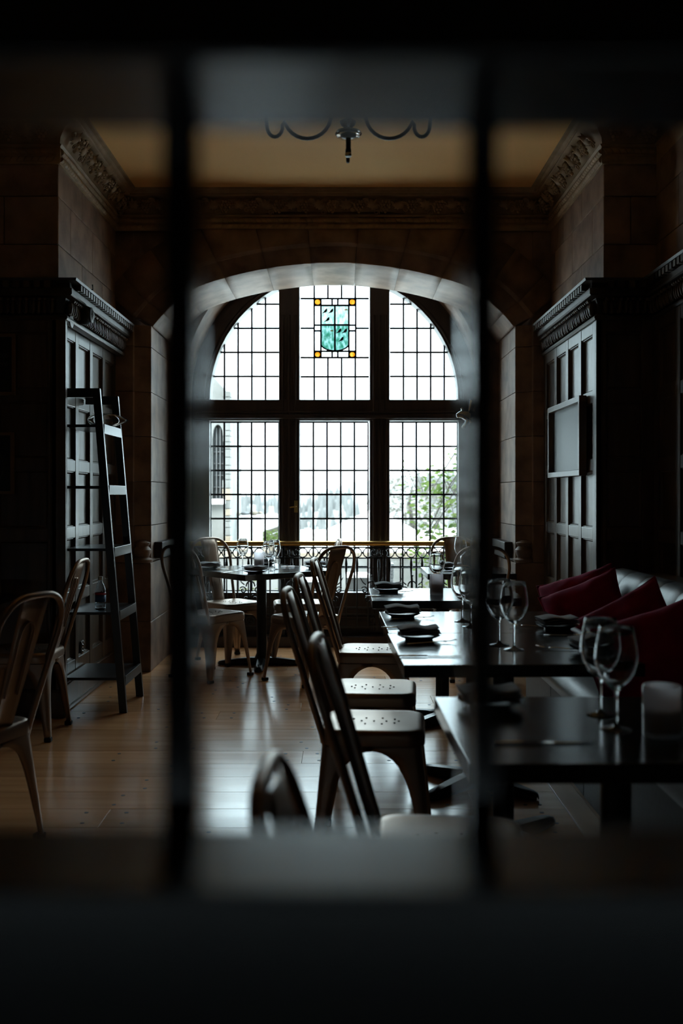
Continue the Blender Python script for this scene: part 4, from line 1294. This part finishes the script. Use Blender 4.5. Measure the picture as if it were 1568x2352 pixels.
# ------------------------------------------------------------------ railing before the window
YR = 8.30
rl = thing('window_railing','black wrought-iron railing with a brass top rail before the window','railing',(0,0,0))
rx0, rx1 = CWX-RO, CWX+RO
mb = MB(); mb.tube([(rx0,YR,.858),(rx1,YR,.858)],.021,14); mb.build('top_rail', M['brass'], rl, smooth=60)
for z, r in ((.826,.008),(.738,.007),(.655,.004),(.325,.006),(.268,.006),(.165,.008)):
    mb = MB(); mb.box(rx0,rx1,YR-r,YR+r,z-r*.7,z+r*.7); mb.build('horizontal_bar', M['iron_rail'], rl)
bar0 = ring0 = knot0 = fl0 = sc0 = None
x = rx0+.04; k = 0
while x < rx1-.02:
    if k % 3 == 1:
        if bar0 is None: mb = MB(); mb.box(-.006,.006,-.006,.006,.165,.735); bar0 = mb.build('upright_bar', M['iron_rail'], rl, loc=(x,YR,0))
        else: part_copy(bar0, rl, Matrix.Translation((x,YR,0)))
    else:
        if knot0 is None:
            mb = MB(); mb.tube([(0,0,z) for z in (.165,.30,.31,.56,.60,.64,.69,.735)],[.005,.005,.007,.005,.007,.010,.012,.006],8); knot0 = mb.build('upright_bar', M['iron_rail'], rl, loc=(x,YR,0), smooth=60)
        else: part_copy(knot0, rl, Matrix.Translation((x,YR,0)))
    if ring0 is None:
        mb = MB(); mb.tube([(.038*cos(2*pi*q/24),0,.782+.038*sin(2*pi*q/24)) for q in range(24)],.0048,6,closed=True); mb.ball((.045,0,.782),.009,None,8,5)
        ring0 = mb.build('ring', M['iron_rail'], rl, loc=(x,YR,0), smooth=180)
    else: part_copy(ring0, rl, Matrix.Translation((x,YR,0)))
    x += .0905; k += 1
def spiral(cx_,cz_,r0,turns,a0,sgn,n=22):
    return [(cx_+sgn*r0*(1-.8*q/n)*cos(a0+turns*2*pi*q/n),0,cz_+r0*(1-.8*q/n)*sin(a0+turns*2*pi*q/n)) for q in range(n+1)]
mb = MB()
mb.tube([(.036*cos(pi*q/14),0,.50+.045*sin(pi*q/14)) for q in range(15)],.006,6)
for sg in (1,-1):
    mb.tube(spiral(sg*.062,.47,.030,1.3,pi*.2,sg),.0055,6)
    mb.tube([(sg*.05,0,.515),(sg*.075,0,.535),(sg*.09,0,.565),(sg*.098,0,.575)],[.006,.005,.004,.003],6)
    mb.tube(spiral(sg*.034,.40,.034,1.2,pi*.6,sg),.0055,6)
mb.tube([(0,0,.33),(0,0,.56),(0,0,.585)],[.006,.006,.003],6)
mb.ball((0,0,.59),(.012,.006,.008),None,8,5)
x = wx(575)*YR/YG; first = True
xs_ = [x+.337*q for q in range(-1,7) if rx0+.1 < x+.337*q < rx1-.05]
for xq in xs_:
    if first: fl0 = mb.build('fleur_ornament', M['iron_rail'], rl, loc=(xq,YR,0), smooth=180); first = False
    else: part_copy(fl0, rl, Matrix.Translation((xq,YR,0)))
mb = MB(); mb.tube(spiral(0,.217,.044,1.6,pi*.5,1),.006,6)
sc0 = mb.build('bottom_scroll', M['iron_rail'], rl, loc=(xs_[0],YR,0), smooth=180)
for xq in xs_[1:]: part_copy(sc0, rl, Matrix.Translation((xq,YR,0)))
mb = MB(); mb.tube(spiral(0,.782,.036,1.5,pi*.5,1),.006,6)
for i, u in enumerate((656,680,858,882)):
    Mx = Matrix.Translation((wx(u)*YR/YG,YR-.008,0)) @ Matrix.Diagonal((1 if i%2 else -1,1,1,1))
    if i == 0: us0 = mb.build('upper_scroll', M['iron_rail'], rl, smooth=180); us0.matrix_local = Mx
    else: part_copy(us0, rl, Mx)
for xq in (rx0+.02,CWX-.42,CWX+.42,rx1-.02):
    mb = MB(); mb.box(xq-.012,xq+.012,YR-.012,YR+.012,.09,.84); mb.build('post', M['iron_rail'], rl, bevel=.002)

# ------------------------------------------------------------------ soffit detector, pig, chandelier
dt = at(758,628,7.8); a, b = arch_pt(6.9,-1)
sm = thing('smoke_detector','small white round detector on the arch soffit','detector',(CX-.06,7.80,2.992))
mb = MB(); mb.lathe([(.02,-.03),(.045,-.028),(.055,-.016),(.058,-.002),(.058,.006)],24); mb.build('detector_body', M['detector'], sm, smooth=40)
mb = MB(); mb.lathe([(.012,-.034),(.016,-.030)],12); mb.build('sensor', M['disc'], sm, smooth=40)

pig = thing('flying_pig','silver flying pig ornament hanging by a thread at the right of the window','ornament',(.86,6.55,1.775))
def skin(name, V, E, R, parent, m):
    me = bpy.data.meshes.new(name); me.from_pydata(V,E,[]); me.materials.append(m)
    o = bpy.data.objects.new(name, me); COL.objects.link(o); o.parent = parent
    md = o.modifiers.new('skin','SKIN'); md.use_smooth_shade = True
    for i, r in enumerate(R): me.skin_vertices[0].data[i].radius = (r,r) if not isinstance(r,tuple) else r
    me.skin_vertices[0].data[0].use_root = True
    s = o.modifiers.new('sub','SUBSURF'); s.levels = 2; s.render_levels = 2
    return o
if True:
    me_v = [(.02,0,0),(-.035,0,.004),(-.062,0,.018),(-.082,0,.020),(-.100,0,.012),(-.112,0,.008),
            (.06,0,.002),(.085,0,.008),
            (-.035,.022,-.022),(-.055,.024,-.05),(-.072,.024,-.068),(-.035,-.022,-.022),(-.05,-.024,-.052),(-.066,-.024,-.072),
            (.06,.022,-.02),(.08,.024,-.045),(.10,.024,-.058),(.06,-.022,-.02),(.083,-.024,-.043),(.104,-.024,-.054),
            (.10,0,.022),(.108,0,.03)]
    me_e = [(0,1),(1,2),(2,3),(3,4),(4,5),(0,6),(6,7),(1,8),(8,9),(9,10),(1,11),(11,12),(12,13),(6,14),(14,15),(15,16),(6,17),(17,18),(18,19),(7,20),(20,21)]
    me_r = [.042,.038,.029,.027,.017,.0145,.040,.024,.014,.0095,.0075,.014,.0095,.0075,.016,.010,.0075,.016,.010,.0075,.004,.003]
    skin('pig_body', me_v, me_e, me_r, pig, M['chrome'])
    for sg in (1,-1):
        mb = MB(); mb.grid([[(-.066,sg*.012,.042),(-.078,sg*.026,.040)],[(-.070,sg*.016,.058),(-.078,sg*.028,.054)],[(-.078,sg*.022,.064),(-.080,sg*.024,.064)]])
        mb.build('ear', M['chrome'], pig, smooth=180, solid=.003)
        mb = MB(); rows_ = []
        for q in range(7):
            f = q/6
            rows_.append([(-.03+.02*f,sg*(.03+.05*f),.03+.10*f),(.01+.03*f,sg*(.032+.055*f),.028+.085*f-.01*(q%2)),(.045+.015*f,sg*(.03+.05*f),.02+.06*f)])
        mb.grid(rows_); mb.build('wing', M['chrome'], pig, smooth=60, solid=.003)
    mb = MB(); mb.tube([(.0,0,.04),(.0,0,ZC-1.775)],.0008,5); mb.build('thread', M['iron'], pig)

ch = thing('chandelier','dark iron chandelier with looping arms hanging from the cream ceiling','chandelier',(.024,4.0,0))
mb = MB(); mb.tube([(0,0,z) for z in (2.625,2.632,2.65,2.66,2.70,2.72,2.78,ZC)],[.012,.012,.012,.010,.011,.010,.014,.012],12); mb.build('stem', M['iron'], ch, smooth=40)
mb = MB(); mb.lathe([(.0125,2.628),(.0132,2.634),(.0125,2.640)],14); mb.build('finial_ring', M['chrome'], ch, smooth=60)
mb = MB(); mb.lathe([(.012,2.70),(.030,2.705),(.034,2.715),(.020,2.73),(.012,2.74)],20); mb.build('boss', M['iron'], ch, smooth=60)
mb = MB(); mb.lathe([(.030,2.712),(.048,2.708),(.054,2.716),(.050,2.724),(.030,2.722)],28,caps=False); mb.build('glass_dish', M['wineglass'], ch, smooth=60)
arm = []
for q in range(15): a_ = pi*q/14; arm.append((.165-.085*cos(a_)*-1*-1, 0, 2.775-.085*sin(a_)))
path = [(.02,0,2.86),(.055,0,2.85)]+[(.165-.095*cos(pi*q/14),0,2.79-.092*sin(pi*q/14)) for q in range(1,13)]
path += [(.257,0,2.765),(.265,0,2.752)]+[(.295-.032*cos(pi*q/10),0,2.75-.045*sin(pi*q/10)) for q in range(1,10)]+[(.330,0,2.775),(.335,0,2.83),(.335,0,2.88)]
arm0 = None
for k in range(4):
    am = radians(90*k)
    if arm0 is None:
        mb = MB(); mb.tube(path,.0075,8); arm0 = mb.build('arm', M['iron'], ch, smooth=180, rz=am)
        mb = MB(); mb.lathe([(.012,2.86),(.03,2.875),(.036,2.89),(.012,2.892)],14,Matrix.Translation((.335,0,0))); cup = mb.build('lamp_cup', M['iron'], arm0, smooth=50)
    else:
        c_ = part_copy(arm0, ch, Matrix.Rotation(am,4,'Z')); cc = cup.copy(); COL.objects.link(cc); cc.parent = c_
mb = MB(); mb.lathe([(.03,ZC-.03),(.07,ZC-.015),(.075,ZC-.001)],24); mb.build('ceiling_rose', M['iron'], ch, smooth=40)

# ------------------------------------------------------------------ outside
ground = struct('ground_outside','pale snowy ground beyond the window')
mb = MB(); mb.box(-40,40,8.67,60,-1.2,-.9); mb.build('terrace', M['snow'], ground)
mb = MB(); mb.box(-400,400,60,500,-12,-11); mb.build('valley_floor', M['snow'], ground)
# hillside with conifers
hl = struct('hill_outside','hazy forested hillside across the valley')
def hill_z(x, y):
    u = UX+PX*x/150.0
    K_ = [(300,.3),(640,.2),(690,.3),(760,1.1),(845,2.4),(1050,3.8),(1500,6.0)]
    ridge = K_[0][1] if u < 300 else K_[-1][1]
    for (ua,za),(ub,zb2) in zip(K_[:-1],K_[1:]):
        if ua <= u < ub: ridge = za+(zb2-za)*(u-ua)/(ub-ua)
    t = (y-80)/70.0
    zz = -12+(ridge+12)*(1-(1-min(t,1))**1.5) if t < 1 else ridge+(y-150)*.02
    return zz+1.2*noise.noise(Vector((x*.05,y*.03,0)))
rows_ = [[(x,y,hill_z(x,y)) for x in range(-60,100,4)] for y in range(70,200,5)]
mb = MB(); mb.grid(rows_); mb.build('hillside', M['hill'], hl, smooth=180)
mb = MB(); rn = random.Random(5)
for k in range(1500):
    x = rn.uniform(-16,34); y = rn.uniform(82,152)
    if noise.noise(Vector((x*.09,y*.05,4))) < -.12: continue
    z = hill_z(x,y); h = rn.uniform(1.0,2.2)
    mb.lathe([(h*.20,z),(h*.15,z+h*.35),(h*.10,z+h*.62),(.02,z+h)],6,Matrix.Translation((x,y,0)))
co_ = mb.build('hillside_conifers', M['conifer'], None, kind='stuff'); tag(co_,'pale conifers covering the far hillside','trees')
# snow-covered hip roof in the middle
def roof(name, label, pts_top, pts_eave, th, m='roof_snow'):
    t = thing(name,label,'building')
    return t
hr = thing('snowy_house','house with a snow-covered hipped roof beyond the middle window lights','building')
Yh = 26
pk = at(858,1168,Yh+2); pk2 = at(866,1168,Yh+7); el = at(640,1266,Yh); er = at(1045,1270,Yh); bl = at(690,1262,Yh+11); br = at(1000,1262,Yh+11)
mb = MB(); mb.add([el,er,br,bl,pk,pk2],[(0,1,4),(1,2,5,4),(2,3,5),(3,0,4,5)]); mb.build('roof', M['roof_snow'], hr, solid=.25)
mb = MB(); mb.box(el.x+.4,er.x-.4,Yh+.5,Yh+10,-.9,el.z-.02); mb.build('wall', M['concrete'], hr)
mb = MB(); mb.tube([el+Vector((0,-.05,-.1)),er+Vector((0,-.05,-.1))],.10,6); mb.build('gutter', M['fascia'], hr)
mb = MB(); mb.tube([pk+Vector((0,0,.1)),pk2+Vector((0,0,.1))],.12,6); mb.build('ridge_cap', M['slate'], hr)
# low roof at left with beige eave
lr = thing('low_roofed_house','low house with a white roof and beige eave beyond the left window light','building')
a = at(430,1192,20); b = at(636,1180,22); c = at(650,1203,15.5); d = at(500,1254,15.5)
mb = MB(); mb.add([a,b,c,d],[(0,1,2,3)]); mb.build('roof', M['roof_snow'], lr, solid=.10)
mb = MB(); off = Vector((0,.05,-.14)); mb.add([d+Vector((0,-.02,-.02)),c+Vector((0,-.02,-.02)),c+off+Vector((0,0,-.10)),d+off+Vector((0,0,-.03))],[(0,1,2,3)]); mb.build('eave_board', M['fascia'], lr, solid=.05)
mb = MB(); mb.prism([(d.x+.1,-.9),(c.x-.1,-.9),(c.x-.1,c.z-.2),(d.x+.1,d.z-.12)],'y',15.8,19); mb.build('wall', M['concrete'], lr)
cn = thing('chimney_stack','small weathered chimney on the roof line beyond the left light','chimney',tuple(at(623,1180,22)))
mb = MB(); mb.box(-.05,.05,-.05,.05,0,.17); mb.build('stack', M['coping'], cn); 
mb = MB(); mb.box(-.07,.07,-.07,.07,-.02,.03); mb.build('chimney_base', M['coping'], cn)
mb = MB(); mb.lathe([(.02,.17),(.022,.29),(.014,.29)],10,Matrix.Translation((-.02,0,0))); mb.lathe([(.02,.17),(.022,.27),(.014,.27)],10,Matrix.Translation((.025,0,0))); mb.build('chimney_pots', M['slate'], cn, smooth=40)
# stone wing with a tall arched window
wg = thing('stone_wing','pale stone wing with a tall arched window beyond the left light','building')
Yw = 13.0
pR = at(525.5,1190,Yw); top = at(527,905,Yw); topL = at(484,858,Yw)
uw0, uw1 = at(487,0,Yw).x, at(513,0,Yw).x
zw0, zw1 = at(0,1146,Yw).z, at(0,1010,Yw).z
mb = MB(); xl = pR.x-1.2
slope = (topL.z-top.z)/(top.x-topL.x)
# wall around the opening
mb.prism([(uw1,-.9),(pR.x,-.9),(pR.x,top.z),(uw1,top.z+slope*(pR.x-uw1))],'y',Yw,Yw+1.6)
mb.prism([(xl,-.9),(uw0,-.9),(uw0,top.z+slope*(pR.x-uw0)),(xl,top.z+slope*(pR.x-xl))],'y',Yw,Yw+1.6)
mb.prism([(uw0,-.9),(uw1,-.9),(uw1,zw0),(uw0,zw0)],'y',Yw,Yw+1.6)
K = 10; um = (uw0+uw1)/2; rw = (uw1-uw0)/2
for k in range(K):
    x0_, x1_ = uw0+(uw1-uw0)*k/K, uw0+(uw1-uw0)*(k+1)/K
    def ah(x): return zw1+.20*sqrt(max(0,1-((x-um)/rw)**2))
    mb.prism([(x0_,ah(x0_)),(x1_,ah(x1_)),(x1_,top.z+slope*(pR.x-x1_)),(x0_,top.z+slope*(pR.x-x0_))],'y',Yw,Yw+1.6)
mb.build('wing_wall', M['concrete'], wg)
mb = MB(); mb.box(uw0,uw1,Yw+.12,Yw+.14,zw0,zw1+.2); mb.build('window', M['window_dark'], wg)
mb = MB()
for q in (.33,.66): mb.box(uw0+(uw1-uw0)*q-.006,uw0+(uw1-uw0)*q+.006,Yw+.06,Yw+.12,zw0,zw1+.16)
for q in range(1,5): mb.box(uw0,uw1,Yw+.08,Yw+.12,zw0+(zw1-zw0)*q/5-.004,zw0+(zw1-zw0)*q/5+.004)
mb.build('window_bars', M['slate'], wg)
mb = MB(); mb.box(xl,uw1+.03,Yw-.10,Yw,zw0-.07,zw0); mb.build('window_sill', M['snow'], wg, bevel=.01)
rn = random.Random(9); z = -.3; q0 = None
while z < top.z-.03:
    h = rn.uniform(.07,.13); w = rn.uniform(.06,.085)
    mb = MB(); mb.box(pR.x-w,pR.x+.014+rn.uniform(0,.006),Yw-.014,Yw+.2,z+.004,z+h-.004); mb.build('quoin', M['coping'] if rn.random() < .25 else M['concrete'], wg, bevel=.008); z += h
# rough stone coping wall
sw = thing('rubble_wall','low rubble stone wall running right from the stone wing','wall')
x = at(470,0,14).x
while x < at(600,0,14).x:
    w = rn.uniform(.05,.13); zc = at(0,1182-6*(x-at(484,0,14).x),14).z
    mb = MB(); mb.ball((x+w/2,14,zc),(w*.55,.07,rn.uniform(.02,.04)),None,8,5); mb.build('stone', M['coping'] if rn.random() < .6 else M['slate'], sw, smooth=180)
    x += w*1.05
mb = MB(); mb.box(at(440,0,14).x,at(600,0,14).x,14.0,14.2,-.9,at(0,1187,14).z); mb.build('wall_core', M['snow'], sw)
# terrace parapet just outside
pp = thing('terrace_parapet','tan-coped terrace wall seen through the railing','wall')
zc = at(0,1277,12.7).z
x = -2.2
while x < 2.4:
    mb = MB(); mb.box(x+.004,x+.396,12.6,12.9,zc-.02,zc+.05); mb.build('coping_stone', M['coping'], pp, bevel=.01); x += .4
mb = MB(); mb.box(-2.2,2.4,12.62,12.88,-.9,zc-.02); mb.build('parapet_wall', M['concrete'], pp)
def leafcloud(name, label, cat, c, r, n, size, m, seed, kind=None):
    rn = random.Random(seed); mb = MB()
    for k in range(n):
        while True:
            p = Vector((rn.uniform(-1,1),rn.uniform(-1,1),rn.uniform(-1,1)))
            if p.length < 1: break
        pos = Vector((c[0]+p.x*r[0],c[1]+p.y*r[1],c[2]+p.z*r[2]))
        Mx = Matrix.Translation(pos) @ Matrix.Rotation(rn.uniform(0,6.28),4,'Z') @ Matrix.Rotation(rn.uniform(-1.2,1.2),4,'X') @ Matrix.Diagonal((*([size*rn.uniform(.7,1.3)]*3),1))
        mb.add([(-.5,0,0),(0,-.28,.06),(.5,0,0),(0,.28,.06)],[(0,1,2),(0,2,3)],Mx)
    o = mb.build('foliage', m, None)
    return o
shr = [(-.62,10.6,.05,.30),(-.30,10.7,.02,.26),(.10,10.6,-.02,.30),(.55,10.65,.04,.30),(.95,10.6,.10,.34),(1.3,10.6,.12,.3),(-.95,10.6,.08,.30)]
for i,(x,y,z,r) in enumerate(shr):
    t = thing('terrace_shrub',('yellow-green shrub before the terrace wall, ' + ['under the left light','left of the middle light','under the middle light','right of the middle light','under the right light','at the right frame','at the left frame'][i]),'shrub',(x,y,-.9),0,'terrace shrubs')
    o = leafcloud('foliage','', '', (0,0,z+.9),(r*.72,.22,.28),230,.06,M['shrub'],20+i); o.parent = t
    mb = MB(); mb.tube([(0,0,0),(.02,0,.5),(0,.02,z+.9)],.018,6); mb.build('stem', M['bark'], t)
for i,(u0,u1,v0,v1,yy,lab,m) in enumerate(((795,846,1320,1358,9.7,'blue-grey crate on the terrace under the middle light','bin'),(865,905,1298,1342,9.9,'stack of grey slates on the terrace left of the right light','slate'),(700,735,1330,1360,9.6,'small blue-grey crate on the terrace left of the chair backs','bin'))):
    p0, p1 = at(u0,v1,yy), at(u1,v0,yy)
    t = thing('terrace_crate' if m == 'bin' else 'slate_stack', lab, 'crate' if m == 'bin' else 'stack', ((p0.x+p1.x)/2,yy+.15,-.9))
    w = (p1.x-p0.x)/2; hz = p1.z+.9
    if m == 'bin':
        mb = MB(); mb.box(-w,w,-.15,.15,0,hz-.03); mb.build('crate_body', M[m], t, bevel=.006)
        mb = MB(); mb.box(-w-.01,w+.01,-.16,.16,hz-.03,hz); mb.build('lid', M['snow'], t, bevel=.006)
    else:
        z = 0
        while z < hz:
            mb = MB(); mb.box(-w+rn.uniform(0,.008),w-rn.uniform(0,.008),-.13,.13,z+.002,z+.034); mb.build('slate', M[m], t, bevel=.003); z += .036
# pale tree behind
pt = thing('pale_tree','pale autumn tree standing behind the leafy branches','tree',(at(945,0,42).x,42,-.9))
o = leafcloud('foliage','','',(0,0,at(0,1165,42).z+.9),(1.9,1.0,1.7),2800,.16,M['leaf_pale'],31); o.parent = pt
mb = MB(); mb.tube([(0,0,0),(.05,0,.8),(-.1,0,1.8),(.05,.1,2.6)],[.14,.11,.07,.02],8); mb.build('trunk', M['bark'], pt, smooth=60)
gt = thing('garden_bush','green bush below the beige eave beyond the left light','bush',(at(625,0,14.5).x,14.5,-.9))
o = leafcloud('foliage','','',(0,0,at(0,1243,14.5).z+.9),(.20,.2,.17),380,.055,M['leaf'],33); o.parent = gt
mb = MB(); mb.tube([(0,0,0),(.02,0,.7),(0,0,1.0)],.02,6); mb.build('stem', M['bark'], gt)
# leafy tree at right
lt = thing('leafy_tree','green broad-leaved tree reaching in from the right outside the window','tree',(1.75,11.6,-.9))
lf_v = [(-.5,0,0),(-.2,-.20,.02),(.15,-.22,.02),(.5,0,-.06),(.15,.22,.02),(-.2,.20,.02),(0,0,-.03)]
lf_f = [(6,0,1),(6,1,2),(6,2,3),(6,3,4),(6,4,5),(6,5,0)]
lm = MB(); lm.add(lf_v,lf_f); l0 = None
rn = random.Random(17)
mb = MB(); mb.tube([(0,0,0),(.02,0,.8),(-.03,0,1.6),(0,0,2.4),(-.05,0,2.9)],[.09,.08,.06,.04,.015],8); mb.build('trunk', M['bark'], lt, smooth=60)
tips = []
for k in range(16):
    z0 = .9+rn.uniform(0,1.7); u = rn.uniform(905,1075) if k > 3 else (925,950,985,1010)[k]; v = 1040+ (300)*rn.random() if k > 3 else (1052,1075,1090,1060)[k]
    if u < 960 and k > 3: v = max(v,1170)
    y_ = rn.uniform(11.0,12.2); e = at(u,v,y_)-Vector((1.75,11.6,-.9))
    m_ = Vector((e.x*.5,e.y*.5,(z0+e.z)/2+.12))
    pts = [Vector((0,0,z0)), Vector((e.x*.25,e.y*.25,z0+.10)), m_, e*.85+Vector((0,0,.05))*.3, e]
    mb = MB(); mb.tube(pts,[.016,.012,.009,.006,.003],5); mb.build('branch', M['bark'], lt, smooth=180)
    tips.append(pts)
nleaf = 0
while nleaf < 290:
    pts = tips[nleaf % len(tips)]
    f = rn.random()**.7*3.999; i = int(f); p = pts[i].lerp(pts[i+1],f-i)+Vector((rn.gauss(0,.07),rn.gauss(0,.10),rn.gauss(0,.075)))
    s = rn.uniform(.075,.135)
    Mx = Matrix.Translation(p) @ Matrix.Rotation(rn.uniform(0,6.28),4,'Z') @ Matrix.Rotation(rn.uniform(-.9,.9),4,'X') @ Matrix.Rotation(rn.uniform(-.3,.9),4,'Y') @ Matrix.Diagonal((s,s,s,1))
    if l0 is None: l0 = lm.build('leaf', M['leaf'], lt, smooth=180); l0.matrix_local = Mx
    else: part_copy(l0, lt, Mx)
    nleaf += 1
o = leafcloud('far_leaves','','',(-.25,.5,1.75),(.75,.5,1.0),900,.08,M['leaf'],41); o.name = 'far_leaves'; o['kind'] = 'stuff'; o.parent = lt
